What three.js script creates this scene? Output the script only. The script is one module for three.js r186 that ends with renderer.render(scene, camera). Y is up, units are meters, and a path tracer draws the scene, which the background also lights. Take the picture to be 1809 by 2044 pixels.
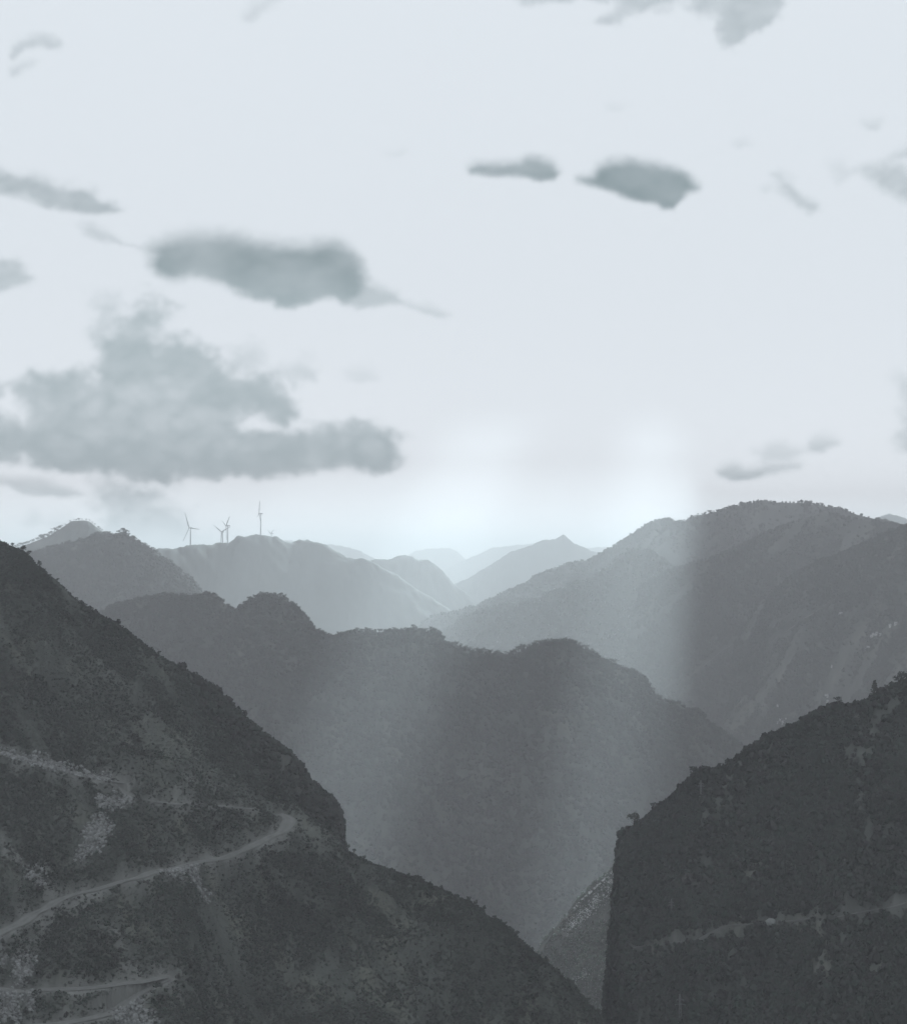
import * as THREE from 'three';
import { mergeGeometries } from 'three/addons/utils/BufferGeometryUtils.js';

// ---------------------------------------------------------------- camera, sky, sun, exposure
const W = 1809, H = 2043, F = 2806.6, HORIZON = 1112, CX = 904.5, CY = 1021.5;   // traced outlines are given on a 1809 x 2043 sheet
const EYE = 820;                                   // metres above the valley floor
const PITCH = Math.atan((HORIZON - CY) / F);
const scene = new THREE.Scene();
const camera = new THREE.PerspectiveCamera(40, 906 / 1024, 1, 80000);
camera.position.set(0, EYE, 0);
camera.rotation.x = PITCH;
const renderer = new THREE.WebGLRenderer({ antialias: true });
renderer.toneMapping = THREE.LinearToneMapping;
renderer.toneMappingExposure = 2.65;
renderer.shadowMap.enabled = true;
renderer.shadowMap.type = THREE.PCFSoftShadowMap;

const SUN_AZ = Math.atan((1480 - CX) / F), SUN_EL = 28 * Math.PI / 180;
const SUN = new THREE.Vector3(Math.cos(SUN_EL) * Math.sin(SUN_AZ), Math.sin(SUN_EL), -Math.cos(SUN_EL) * Math.cos(SUN_AZ));
const sun = new THREE.DirectionalLight(new THREE.Color(0.79, 0.96, 1), 5);
sun.name = 'sun';
sun.position.copy(SUN).multiplyScalar(9000).add(new THREE.Vector3(0, 0, -2500));
sun.target.position.set(0, 0, -2500);
sun.castShadow = true;
sun.shadow.radius = 0.35;
sun.shadow.mapSize.set(4096, 4096);
Object.assign(sun.shadow.camera, { left: -6000, right: 6000, top: 6000, bottom: -6000, near: 10, far: 40000 });
scene.add(sun, sun.target);
scene.fog = new THREE.FogExp2(new THREE.Color(0.985, 0.98, 1.0), 1.8e-4);

// ---------------------------------------------------------------- numbers
function rng(seed) { let a = seed >>> 0; return () => { a = (a + 0x6d2b79f5) | 0; let t = Math.imul(a ^ (a >>> 15), 1 | a); t = (t + Math.imul(t ^ (t >>> 7), 61 | t)) ^ t; return ((t ^ (t >>> 14)) >>> 0) / 4294967296; }; }
const PERM = new Uint8Array(512);
{ const r = rng(77), p = [...Array(256).keys()]; for (let i = 255; i > 0; i--) { const j = Math.floor(r() * (i + 1)); [p[i], p[j]] = [p[j], p[i]]; } for (let i = 0; i < 512; i++) PERM[i] = p[i & 255]; }
const GX = new Float32Array(256), GY = new Float32Array(256);
for (let i = 0; i < 256; i++) { GX[i] = Math.cos(i * 2.399963); GY[i] = Math.sin(i * 2.399963); }
function noise(x, y) {   // gradient noise, about -0.7 .. 0.7
  const ix = Math.floor(x), iy = Math.floor(y), fx = x - ix, fy = y - iy, X = ix & 255, Y = iy & 255;
  const u = fx * fx * fx * (fx * (fx * 6 - 15) + 10), v = fy * fy * fy * (fy * (fy * 6 - 15) + 10);
  const a = PERM[PERM[X] + Y], b = PERM[PERM[X + 1] + Y], c = PERM[PERM[X] + Y + 1], d = PERM[PERM[X + 1] + Y + 1];
  const n0 = GX[a] * fx + GY[a] * fy, n1 = GX[b] * (fx - 1) + GY[b] * fy, n2 = GX[c] * fx + GY[c] * (fy - 1), n3 = GX[d] * (fx - 1) + GY[d] * (fy - 1);
  return (n0 + (n1 - n0) * u) * (1 - v) + (n2 + (n3 - n2) * u) * v;
}
function fbm(x, y, n = 4, gain = 0.5) { let s = 0, a = 1; for (let i = 0; i < n; i++) { s += a * noise(x, y); x = x * 2.03 + 17.3; y = y * 2.03 + 5.1; a *= gain; } return s; }
function ridged(x, y, n = 4) { let s = 0, a = 1, w = 0; for (let i = 0; i < n; i++) { s += a * (1 - Math.abs(noise(x, y)) * 2.2); w += a; x = x * 2.07 + 9.7; y = y * 2.07 + 3.3; a *= 0.5; } return s / w; }
const clamp = THREE.MathUtils.clamp, lerp = THREE.MathUtils.lerp, smooth = THREE.MathUtils.smoothstep;
// outlines were read off enlarged crops of the scene; crop k -> sheet
const CROPS = { a: [0, 0, 0.5028], b: [904.5, 0, 0.5028], 1: [0, 940.7, 0.36], 2: [578.9, 940.7, 0.36], 3: [1157.8, 940.7, 0.36], 4: [0, 1411, 0.36], 5: [578.9, 1411, 0.36], 6: [1157.8, 1411, 0.36] };
function px(k, list) { const [ox, oy, s] = CROPS[k], out = []; for (let i = 0; i < list.length; i += 2) out.push([ox + s * list[i], oy + s * list[i + 1]]); return out; }
const cosP = Math.cos(PITCH), sinP = Math.sin(PITCH);
function ray(vx, vy) { const x = (vx - CX) / F, y = -(vy - CY) / F; return [x / (cosP - y * sinP), (y * cosP + sinP) / (cosP - y * sinP)]; }   // sideways and upward metres per metre of depth
function at(vx, vy, depth) { const [x, y] = ray(vx, vy); return new THREE.Vector3(x * depth, EYE + y * depth, -depth); }

// ---------------------------------------------------------------- sky with its clouds
{
  const SW = 4096, SH = 2048, data = new Float32Array(SW * SH * 4);
  const clouds = [];
  const add = (k, list, dark, soft, rough = 8, base = 0.5) => clouds.push({ pts: px(k, list), dark: dark < 0.5 ? dark * 1.3 : dark, soft, rough, base: dark < 0.5 ? 0.15 : base });
  add('a', [590, 985, 650, 960, 740, 938, 830, 930, 940, 940, 1050, 960, 1150, 985, 1200, 985, 1260, 965, 1330, 965, 1390, 990, 1430, 1040, 1445, 1110, 1420, 1170, 1360, 1195, 1330, 1180, 1240, 1190, 1170, 1222, 1100, 1222, 1080, 1195, 1010, 1185, 950, 1165, 880, 1120, 820, 1105, 760, 1098, 690, 1102, 620, 1080, 600, 1050, 610, 1020], 1.0, 15, 5, 0.3);
  add('a', [1380, 1090, 1480, 1135, 1560, 1160, 1600, 1195, 1530, 1215, 1430, 1230, 1370, 1200], 0.45, 12, 6);
  add('a', [1590, 1200, 1700, 1215, 1790, 1250, 1720, 1255], 0.3, 8, 5);
  add('a', [-60, 680, 60, 700, 150, 715, 240, 735, 340, 760, 430, 800, 490, 835, 430, 850, 350, 850, 290, 855, 240, 835, 180, 800, 110, 770, 40, 755, -60, 740], 0.44, 13, 8);
  add('a', [320, 905, 370, 895, 430, 930, 500, 965, 560, 975, 480, 972, 420, 957, 350, 937], 0.3, 9, 7);
  add('a', [-60, 1040, 60, 1065, 130, 1105, 70, 1145, -60, 1160], 0.42, 12, 8);
  add('a', [-60, 1650, 20, 1650, 90, 1665, 110, 1610, 60, 1560, 60, 1530, 120, 1490, 190, 1500, 280, 1480, 370, 1480, 400, 1430, 380, 1370, 370, 1340, 400, 1320, 460, 1330, 470, 1285, 540, 1270, 580, 1230, 620, 1205, 660, 1230, 630, 1280, 590, 1330, 620, 1370, 700, 1360, 770, 1365, 850, 1420, 920, 1500, 1000, 1510, 1080, 1500, 1140, 1570, 1180, 1640, 1130, 1680, 1060, 1670, 1000, 1640, 920, 1690, 940, 1710, 1100, 1715, 1250, 1700, 1330, 1700, 1400, 1670, 1500, 1700, 1570, 1750, 1595, 1810, 1560, 1850, 1480, 1875, 1430, 1865, 1370, 1855, 1250, 1870, 1100, 1885, 950, 1890, 850, 1895, 740, 1890, 670, 1910, 600, 1905, 540, 1885, 400, 1875, 260, 1870, 190, 1855, 140, 1840, 90, 1815, 30, 1825, -60, 1825], 0.8, 17, 9, 0.25);
  add('a', [-60, 1730, 100, 1720, 300, 1735, 560, 1745, 800, 1760, 1050, 1760, 1280, 1740, 1420, 1720, 1530, 1745, 1580, 1810, 1550, 1845, 1480, 1868, 1370, 1850, 1250, 1865, 1100, 1880, 850, 1890, 670, 1905, 540, 1880, 400, 1868, 190, 1850, 90, 1808, -60, 1818], 0.75, 26, 8, 0.3);
  add('a', [400, 1480, 410, 1360, 460, 1310, 540, 1275, 590, 1225, 650, 1225, 620, 1290, 590, 1340, 640, 1390, 720, 1370, 770, 1400, 700, 1470, 560, 1510], 0.36, 24, 9, 0.2);
  add('a', [760, 1470, 860, 1450, 960, 1530, 1080, 1520, 1150, 1590, 1165, 1640, 1100, 1665, 1020, 1630, 900, 1610, 800, 1600, 740, 1540], 0.4, 24, 9, 0.2);
  add('a', [70, 1540, 130, 1500, 240, 1520, 330, 1530, 300, 1570, 180, 1580, 90, 1570], 0.34, 20, 8, 0.2);
  add('a', [1130, 1470, 1200, 1430, 1250, 1460, 1240, 1520, 1180, 1525], 0.3, 16, 14);
  add('a', [920, 1400, 1000, 1380, 1060, 1440, 1000, 1500, 930, 1460], 0.26, 18, 14);
  add('a', [380, 1200, 450, 1200, 440, 1280, 380, 1330], 0.28, 16, 12);
  add('a', [1370, 1480, 1450, 1465, 1500, 1500, 1440, 1520, 1380, 1510], 0.2, 10, 8);
  add('a', [-60, 1885, 80, 1895, 160, 1905, 240, 1930, 330, 1965, 240, 1967, 150, 1962, 80, 1952, 40, 1925, -60, 1905], 0.66, 8, 5);
  add('a', [360, 1890, 520, 1900, 600, 1950, 680, 2010, 740, 2060, 800, 2130, 620, 2210, 450, 2140, 430, 2030, 400, 1960], 0.95, 26, 16);
  add('a', [-30, 1515, 15, 1535, 20, 1560, -30, 1595], 0.75, 8, 5);
  add('1', [115, 288, 160, 260, 175, 225, 200, 218, 235, 245, 245, 282, 200, 307, 150, 300], 0.6, 9, 5);
  add('1', [265, 290, 300, 258, 345, 262, 400, 250, 410, 280, 330, 312, 290, 306], 0.42, 10, 6);
  add('1', [490, 190, 520, 175, 555, 200, 545, 235, 500, 228], 0.36, 10, 6);
  add('a', [50, 205, 70, 165, 110, 148, 170, 155, 240, 170, 245, 185, 200, 200, 150, 187, 100, 192, 60, 215], 0.3, 10, 9);
  add('a', [40, 295, 55, 265, 90, 245, 140, 250, 100, 275, 60, 295], 0.25, 10, 8);
  add('a', [960, 85, 970, 60, 1010, 25, 1080, -5, 1110, -5, 1060, 20, 1020, 55, 985, 90], 0.22, 10, 7);
  add('a', [1530, 612, 1600, 592, 1608, 602, 1560, 618], 0.14, 7, 4);
  add('b', [60, 672, 100, 652, 180, 650, 250, 650, 290, 632, 340, 628, 390, 645, 420, 682, 400, 712, 350, 716, 300, 705, 220, 700, 130, 695, 70, 690], 0.9, 10, 3, 0.2);
  add('b', [490, 706, 550, 700, 580, 660, 620, 642, 700, 637, 780, 650, 870, 665, 930, 700, 972, 745, 930, 760, 900, 800, 880, 830, 830, 830, 800, 805, 720, 795, 650, 770, 600, 750, 540, 735, 500, 718], 1.0, 10, 3, 0.2);
  add('b', [1290, 700, 1340, 730, 1400, 780, 1460, 835, 1410, 838, 1350, 802, 1310, 762], 0.3, 12, 8);
  add('b', [1610, 670, 1680, 650, 1760, 660, 1870, 690, 1870, 830, 1750, 772, 1690, 732, 1640, 702], 0.36, 14, 10);
  add('b', [1740, 612, 1870, 560, 1870, 640], 0.28, 12, 8);
  add('b', [1490, 670, 1540, 650, 1570, 690, 1530, 722], 0.16, 13, 9);
  add('b', [1635, 490, 1690, 490, 1680, 520, 1640, 516], 0.26, 10, 7);
  add('b', [1110, 572, 1160, 560, 1175, 586, 1130, 590], 0.14, 9, 6);
  add('b', [625, 432, 680, 428, 665, 447, 635, 445], 0.14, 9, 5);
  add('b', [1225, 750, 1255, 742, 1260, 765, 1235, 770], 0.16, 9, 5);
  add('b', [1050, 1860, 1110, 1842, 1170, 1860, 1240, 1842, 1300, 1836, 1370, 1841, 1330, 1870, 1260, 1880, 1170, 1895, 1110, 1901, 1060, 1892], 0.74, 9, 6);
  add('b', [1190, 1800, 1260, 1770, 1330, 1770, 1410, 1785, 1330, 1810, 1230, 1832], 0.32, 12, 9);
  add('b', [1410, 1760, 1450, 1735, 1500, 1737, 1530, 1765, 1490, 1782, 1470, 1797, 1430, 1782], 0.66, 12, 8);
  add('b', [1760, 1500, 1870, 1470, 1870, 1830, 1770, 1785, 1785, 1640], 0.5, 20, 12);
  add('b', [575, 80, 620, 30, 640, 0, 620, -80, 900, -80, 860, 20, 780, 40, 700, 62, 640, 100, 600, 100], 0.5, 14, 12);
  add('b', [940, 0, 960, -80, 1340, -80, 1300, 10, 1270, 70, 1210, 110, 1150, 150, 1110, 185, 1060, 180, 1040, 130, 1040, 60, 980, 38], 0.55, 16, 13);
  add('b', [250, 0, 300, -60, 640, -60, 600, 8, 420, 4, 300, 14], 0.3, 12, 9);
  // the same kinds of cloud go on all round, outside the view
  const inFrame = clouds.length, r = rng(5);
  for (let i = 0; i < 150; i++) {
    const src = clouds[Math.floor(r() * inFrame)], ox = (r() * 2 - 1) * Math.PI * F, oy = HORIZON - (0.03 + r() * r() * 1.2) * F;
    if (ox > -1250 && ox < 1250 && oy > -350) continue;
    const mx = src.pts.reduce((s, p) => s + p[0], 0) / src.pts.length, my = src.pts.reduce((s, p) => s + p[1], 0) / src.pts.length, k = 0.7 + r() * 1.3, m = r() < 0.5 ? -1 : 1;
    clouds.push({ ...src, pts: src.pts.map(([x, y]) => [ox + CX + (x - mx) * k * m, oy + (y - my) * k]), around: true });
  }
  for (const c of clouds) { c.x0 = Math.min(...c.pts.map((p) => p[0])) - 60; c.x1 = Math.max(...c.pts.map((p) => p[0])) + 60; c.y0 = Math.min(...c.pts.map((p) => p[1])) - 60; c.y1 = Math.max(...c.pts.map((p) => p[1])) + 60; c.h = c.y1 - c.y0 - 120; }
  const billow = (x, y) => 1 - Math.min(1, Math.abs(noise(x, y)) * 2 + Math.abs(noise(x * 2.1 + 7, y * 2.1)) * 0.7);
  const inside = (pts, x, y) => {   // signed distance to a polygon, inside positive
    let d = 1e9, s = false;
    for (let i = 0, j = pts.length - 1; i < pts.length; j = i++) {
      const [ax, ay] = pts[i], [bx, by] = pts[j], ex = bx - ax, ey = by - ay, t = clamp(((x - ax) * ex + (y - ay) * ey) / (ex * ex + ey * ey + 1e-9), 0, 1), dx = x - ax - ex * t, dy = y - ay - ey * t;
      d = Math.min(d, dx * dx + dy * dy);
      if ((ay > y) !== (by > y) && x < ((bx - ax) * (y - ay)) / (by - ay) + ax) s = !s;
    }
    return s ? Math.sqrt(d) : -Math.sqrt(d);
  };
  const K = 1 / 2.65, high = [0.785 * K, 0.845 * K, 0.905 * K], glow = [0.87 * K, 0.885 * K, 0.9 * K], shadeLow = [0.42 * K, 0.51 * K, 0.545 * K], shade = [0.25 * K, 0.325 * K, 0.35 * K];
  for (let row = 0; row < SH; row++) {
    const el = ((row + 0.5) / SH - 0.5) * Math.PI, y = Math.sin(el), c = Math.cos(el), g = Math.exp(-Math.max(0, el) / 0.062), wy = HORIZON - el * F, ring = clouds.filter((k) => k.around && wy > k.y0 && wy < k.y1), ahead = clouds.filter((k) => !k.around);
    for (let col = 0; col < SW; col++) {
      const veil = smooth(el, 0.16, 0.215), az = ((col + 0.5) / SW - 0.5) * 2 * Math.PI, x = c * Math.cos(az), z = c * Math.sin(az), o = (row * SW + col) * 4;
      let a = 0, tone = 0;
      if (el > -0.02) {
        const cz = z * cosP - y * sinP, cy = y * cosP + z * sinP;   // turned into the camera's pitch
        const front = cz < -0.5, vx = front ? CX + (F * x) / -cz : 0, vy = front ? CY - (F * cy) / -cz : 0;
        const wx = CX + Math.atan2(x, -z) * F, seen = front && el < 0.6 && Math.abs(wx - CX) < 1500;
        for (const k of seen ? clouds : ring) {
          const ux = k.around ? wx : vx, uy = k.around ? wy : vy;
          if ((!k.around && !front) || ux < k.x0 || ux > k.x1 || uy < k.y0 || uy > k.y1) continue;
          const wob = fbm(ux / 60, uy / 46, 6, 0.62), qx = ux + k.rough * 1.7 * wob, qy = uy + k.rough * 1.5 * fbm(ux / 60 + 40, uy / 46 + 9, 6, 0.62);
          const under = clamp((uy - k.y0 - 60) / Math.max(8, k.h), 0, 1), soft = k.soft * lerp(1.7, 0.6, under), d = inside(k.pts, qx, qy) + soft * (k.rough > 8.5 && k.soft > 15 ? 0.5 : 0.22) * fbm(ux / 26 + 7, uy / 20, 4, 0.6);
          const big = k.rough > 7.5 && k.h > 60, puffy = big ? (billow(ux / 74, uy / 58) - 0.5) * 1.0 + (billow(ux / 36 + 5, uy / 30) - 0.5) * 0.25 : 0;
          const m = smooth(d + puffy * 15 * (1 - 0.75 * under), -soft * 1.15, soft * 0.95);
          if (m <= 0) continue;
          const body = k.dark * (1 - k.base * 0.7 * (1 - under)) * (0.96 + 0.2 * fbm(ux / 90 + 3, uy / 60, 3, 0.5) + 0.42 * puffy * (1 - 0.5 * under)), al = m * clamp(body, 0, 1);
          a = 1 - (1 - a) * (1 - al);
        }
      }
      a = clamp(a, 0, 0.97);
      for (let i = 0; i < 3; i++) data[o + i] = lerp(high[i] + glow[i] * g, lerp(shadeLow[i], shade[i], veil), a);
      data[o + 3] = 1;
    }
  }
  const t = new THREE.DataTexture(data, SW, SH, THREE.RGBAFormat, THREE.FloatType);
  t.mapping = THREE.EquirectangularReflectionMapping;
  t.magFilter = THREE.LinearFilter;
  t.needsUpdate = true;
  scene.background = t;
  scene.environment = t;
}

// ---------------------------------------------------------------- names and labels
const taken = new Map();
function numbered(name) { const n = taken.get(name) ?? 0; taken.set(name, n + 1); return n ? name + '_' + String(n).padStart(3, '0') : name; }
function tag(o, label, category, group, kind) { Object.assign(o.userData, { label, category }); if (group) o.userData.group = group; if (kind) o.userData.kind = kind; return o; }
function mesh(name, geometry, material, parent) { const m = new THREE.Mesh(geometry, material); m.name = parent ? name : numbered(name); m.castShadow = m.receiveShadow = true; (parent ?? scene).add(m); return m; }

// ---------------------------------------------------------------- materials
const groundMat = new THREE.MeshStandardMaterial({ name: 'hillside', vertexColors: true, roughness: 0.97, metalness: 0 });
const leafMat = (r, g, b) => new THREE.MeshStandardMaterial({ color: new THREE.Color().setRGB(r, g, b), roughness: 0.95, side: THREE.DoubleSide });
const shrubMat = leafMat(1, 1, 1);
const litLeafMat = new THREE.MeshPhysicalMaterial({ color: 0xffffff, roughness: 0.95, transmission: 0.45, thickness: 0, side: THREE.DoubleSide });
const crownMat = leafMat(0.034, 0.042, 0.036), crownMat2 = leafMat(0.045, 0.052, 0.042);
const barkMat = new THREE.MeshStandardMaterial({ color: new THREE.Color().setRGB(0.06, 0.053, 0.046), roughness: 0.95 });
const roadMat = new THREE.MeshStandardMaterial({ vertexColors: true, roughness: 0.95 });
const rockMat = new THREE.MeshStandardMaterial({ color: 0xffffff, roughness: 0.95, flatShading: true });
const steelMat = new THREE.MeshStandardMaterial({ color: new THREE.Color().setRGB(0.12, 0.123, 0.123), roughness: 0.6, metalness: 0.2 });
const paintMat = new THREE.MeshStandardMaterial({ color: new THREE.Color().setRGB(0.1, 0.104, 0.108), roughness: 0.5 });
const wallMat = new THREE.MeshStandardMaterial({ color: new THREE.Color().setRGB(0.5, 0.5, 0.49), roughness: 0.9 });
const roofMat = new THREE.MeshStandardMaterial({ color: new THREE.Color().setRGB(0.3, 0.3, 0.31), roughness: 0.9 });

// ---------------------------------------------------------------- hills
// A hill is a crest in space and a slope on either side of it, roughened by ridges and gullies that follow its fall line.
class Hill {
  constructor(o) {
    Object.assign(this, { front: 0.75, back: 0.9, round: 12, gully: 20, scale: 260, fall: 0, seed: 1, fine: 1.5, fineScale: 18, reach: 1100, rear: 220, stretch: 2.6, ns: 300, nt: 130, skew: null, tone: [0.05, 0.056, 0.05], vary: 0.35, crestNoise: 1 }, o);
    const c = o.crest, n = c.length;
    const len = c.map((_, i) => i);
    const dep = (i) => { const k = (i / (n - 1)) * (o.depth.length - 1), a = Math.floor(Math.min(k, o.depth.length - 1.0001)); return lerp(o.depth[a], o.depth[a + 1] ?? o.depth[a], k - a); };
    const xs = c.map((p) => p[0]), depAt = (i) => { const k = ((xs[i] - xs[0]) / (xs[n - 1] - xs[0])) * (o.depth.length - 1), a = Math.floor(clamp(k, 0, o.depth.length - 1.0001)); return lerp(o.depth[a], o.depth[Math.min(a + 1, o.depth.length - 1)], k - a); };
    const p = c.map((q, i) => at(q[0], q[1], depAt(i)));
    this.skew ??= p[Math.floor(n / 2)].x / -p[Math.floor(n / 2)].z;
    this.pts = p.map((v) => ({ x: v.x, h: v.y, d: -v.z, q: v.x + this.skew * v.z }));
    for (let i = 1; i < n; i++) if (this.pts[i].q <= this.pts[i - 1].q + 0.15) this.pts[i].q = this.pts[i - 1].q + 0.15;
    let s = 0;
    this.pts.forEach((v, i) => { if (i) { const u = this.pts[i - 1]; s += Math.hypot(v.x - u.x, v.h - u.h, v.d - u.d); } v.s = s; });
    this.length = s;
    const wide = this.scale * 0.7;
    this.pts.forEach((v) => { let a = 0, b = 0; for (let k = -8; k <= 8; k++) { const w = Math.exp(-k * k / 18); a += w * this.crestAt('s', clamp(v.s + (k / 8) * wide, 0, s)).h; b += w; } v.g = a / b; });
    this.carve = null;
  }
  crestAt(key, k) {
    const p = this.pts; let a = 0, b = p.length - 1;
    if (k <= p[0][key]) b = 1; else if (k >= p[b][key]) a = b - 1; else while (b - a > 1) { const m = (a + b) >> 1; if (p[m][key] <= k) a = m; else b = m; }
    b = a + 1;
    const t = clamp((k - p[a][key]) / (p[b][key] - p[a][key]), 0, 1), A = p[a], B = p[b];
    return { x: lerp(A.x, B.x, t), h: lerp(A.h, B.h, t), d: lerp(A.d, B.d, t), q: lerp(A.q, B.q, t), s: lerp(A.s, B.s, t), g: lerp(A.g ?? A.h, B.g ?? B.h, t) };
  }
  rough(x, d, t) {   // t: metres in front of the crest
    const S = this.seed * 31.7, ca = Math.cos(this.fall), sa = Math.sin(this.fall), wx = x + this.scale * 0.45 * fbm(x / (this.scale * 1.5) + S, d / (this.scale * 1.5), 2), wd = d + this.scale * 0.45 * fbm(x / (this.scale * 1.5), d / (this.scale * 1.5) + S, 2), u = wx * ca + wd * sa, w = -wx * sa + wd * ca, fade = smooth(Math.abs(t), 0, this.scale * 0.5);
    const big = (ridged(u / this.scale + S, w / (this.scale * this.stretch) + S, 4) - 0.62) * this.gully * 1.6 * fade;
    const mid = fbm(u / (this.scale * 0.3) + S, w / (this.scale * 0.55), 4) * this.gully * 0.42 * (0.12 + 0.88 * fade);
    const fine = fbm(x / this.fineScale + S, d / this.fineScale, 3, 0.6) * this.fine;
    return big + mid + fine;
  }
  base(x, d) {
    const c = this.crestAt('q', x - this.skew * d), t = c.d - d;
    return this.profile(c, t, x, d);
  }
  profile(c, t, x, d) {
    const k = t > 0 ? this.front : this.back, a = Math.abs(t), drop = k * (Math.sqrt(a * a + this.round * this.round) - this.round);
    let h = lerp(c.h, c.g, smooth(a, 0, this.scale * 0.8)) + this.crestNoise * Math.exp(-a / (8 + this.crestNoise * 6)) * fbm(c.s / 22 + this.seed, 7.7, 3) - drop + this.rough(x, d, t);
    if (this.bumps) for (const b of this.bumps) h += b(x, d);
    return h;
  }
  height(x, d) { const h = this.base(x, d); return this.carve ? this.carve(x, d, h) : h; }
  // where the ray through a traced point meets the hill
  hit(vx, vy, from = 300, to = 9000) {
    const [rx, ry] = ray(vx, vy); let last = from;
    const step = this.step ?? 3;
    for (let d = from; d < to; d += step) {
      if (this.height(rx * d, d) >= EYE + ry * d) { let a = last, b = d; for (let i = 0; i < 14; i++) { const m = (a + b) / 2; if (this.height(rx * m, m) >= EYE + ry * m) b = m; else a = m; } return new THREE.Vector3(rx * b, this.height(rx * b, b), -b); }
      last = d;
    }
    return null;
  }
  build(name, label) {
    const ns = this.ns, nt = this.nt, pos = new Float32Array((ns + 1) * (nt + 1) * 3), col = new Float32Array(pos.length), index = [];
    const nb = Math.max(8, Math.round(nt * 0.16));
    for (let i = 0; i <= ns; i++) {
      const c = this.crestAt('s', (i / ns) * this.length);
      for (let j = 0; j <= nt; j++) {
        const f = j < nb ? -Math.pow(1 - j / nb, 1.7) * this.rear : Math.pow((j - nb) / (nt - nb), this.bias ?? 1.35) * this.reach;
        const d = c.d - f, x = c.q + this.skew * d;
        let h = this.profile(c, f, x, d);
        if (this.carve) h = this.carve(x, d, h);
        const o = (i * (nt + 1) + j) * 3;
        pos[o] = x; pos[o + 1] = Math.max(h, -30); pos[o + 2] = -d;
        const tone = this.color(x, d, f, c);
        col[o] = tone[0]; col[o + 1] = tone[1]; col[o + 2] = tone[2];
        if (i < ns && j < nt) { const a = i * (nt + 1) + j, b = a + nt + 1; index.push(a, a + 1, b, b, a + 1, b + 1); }
      }
    }
    const g = new THREE.BufferGeometry();
    g.setAttribute('position', new THREE.BufferAttribute(pos, 3));
    g.setAttribute('color', new THREE.BufferAttribute(col, 3));
    g.setIndex(index);
    g.computeVertexNormals();
    const m = mesh(name, g, groundMat);
    tag(m, label, 'hill', null, 'structure');
    return m;
  }
  color(x, d) {
    const S = this.seed * 13.1, ca = Math.cos(this.fall), sa = Math.sin(this.fall), wx = x + this.scale * 0.4 * fbm(x / (this.scale * 1.5) + S, d / (this.scale * 1.5), 2), u = wx * ca + d * sa, w = -wx * sa + d * ca, n = fbm(u / (this.scale * 0.22) + S, w / (this.scale * 0.6), 5, 0.62), m = fbm(x / 9 + S, d / 9, 2), v = 1 + this.vary * (n * 1.3 + m * 0.7), t = this.tone;
    const dry = smooth(n, 0.1, 0.6) * 0.5, k = clamp(v, 0.3, 2.2);
    let c = [t[0] * k * (1 + dry * 0.5), t[1] * k * (1 + dry * 0.35), t[2] * k * (1 + dry * 0.2)];
    if (this.paint) c = this.paint(c, x, d, n, m);
    return c;
  }
}
const far = { front: 0.85, back: 0.8, round: 30, gully: 12, scale: 520, stretch: 1.25, fine: 9, fineScale: 70, reach: 1900, rear: 500, ns: 200, nt: 90, vary: 0.12, fall: -0.3, step: 12, crestNoise: 4 };
const hills = {};
function hill(key, name, label, o) { const h = new Hill(o); hills[key] = h; if (!o.wait) h.build(name, label); return h; }

hill('f1', 'distant_ridge', 'faintest rounded ridge deep in the haze at the far end of the valley', { ...far, seed: 2, depth: [13500], crest: px(2, [500, 580, 560, 530, 640, 480, 690, 442, 760, 428, 820, 426, 880, 424, 920, 440, 960, 478, 1000, 505, 1080, 580]) });
hill('f2', 'distant_ridge', 'long pale far ridge passing behind the sharp pointed peak', { ...far, seed: 3, depth: [12500], crest: px(2, [800, 600, 880, 532, 950, 495, 1040, 460, 1110, 425, 1200, 412, 1310, 405, 1400, 396, 1500, 402, 1640, 425, 1700, 420, 1760, 420, 1850, 440, 1950, 500]) });
hill('f0', 'distant_ridge', 'pale far ridge showing just past the right end of the wind turbine ridge', { ...far, seed: 4, depth: [11000], crest: px(2, [-420, 430, -300, 398, -150, 380, -60, 376, 60, 394, 160, 400, 220, 403, 310, 418, 390, 440, 445, 475, 520, 510, 640, 580]) });
hill('f3', 'distant_ridge', 'small pale ridge tip at the right edge behind the big rounded hill', { ...far, seed: 5, depth: [7600], ns: 120, crest: px(3, [1450, 330, 1580, 275, 1640, 252, 1710, 235, 1760, 245, 1809, 265, 1900, 285, 2050, 330]) });
hill('p', 'pointed_peak', 'pale pointed peak with a small sharp summit above the far valley', { ...far, seed: 6, depth: [8200], gully: 14, crest: px(2, [620, 800, 700, 730, 780, 685, 850, 650, 930, 612, 1010, 580, 1060, 546, 1110, 516, 1180, 470, 1225, 440, 1290, 425, 1340, 405, 1400, 380, 1465, 376, 1490, 363, 1510, 352, 1525, 358, 1545, 375, 1580, 400, 1640, 428, 1700, 450, 1800, 490, 2000, 560]) });
hill('t', 'wind_farm_ridge', 'grey blue long ridge that carries the wind turbines', { ...far, seed: 7, depth: [4950, 5400, 5800, 5900, 6100], ns: 320, nt: 110, gully: 14, scale: 420, crest: px(1, [640, 520, 720, 490, 800, 462, 880, 433, 940, 426, 1000, 422, 1030, 412, 1060, 405, 1100, 402, 1150, 409, 1220, 400, 1270, 386, 1330, 363, 1400, 353, 1470, 351, 1530, 362, 1570, 383, 1620, 392, 1660, 381, 1700, 378, 1740, 388, 1790, 402, 1860, 440, 1930, 475, 1990, 485, 2050, 496, 2140, 540, 2300, 640, 2500, 770, 2800, 960]) });
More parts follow.
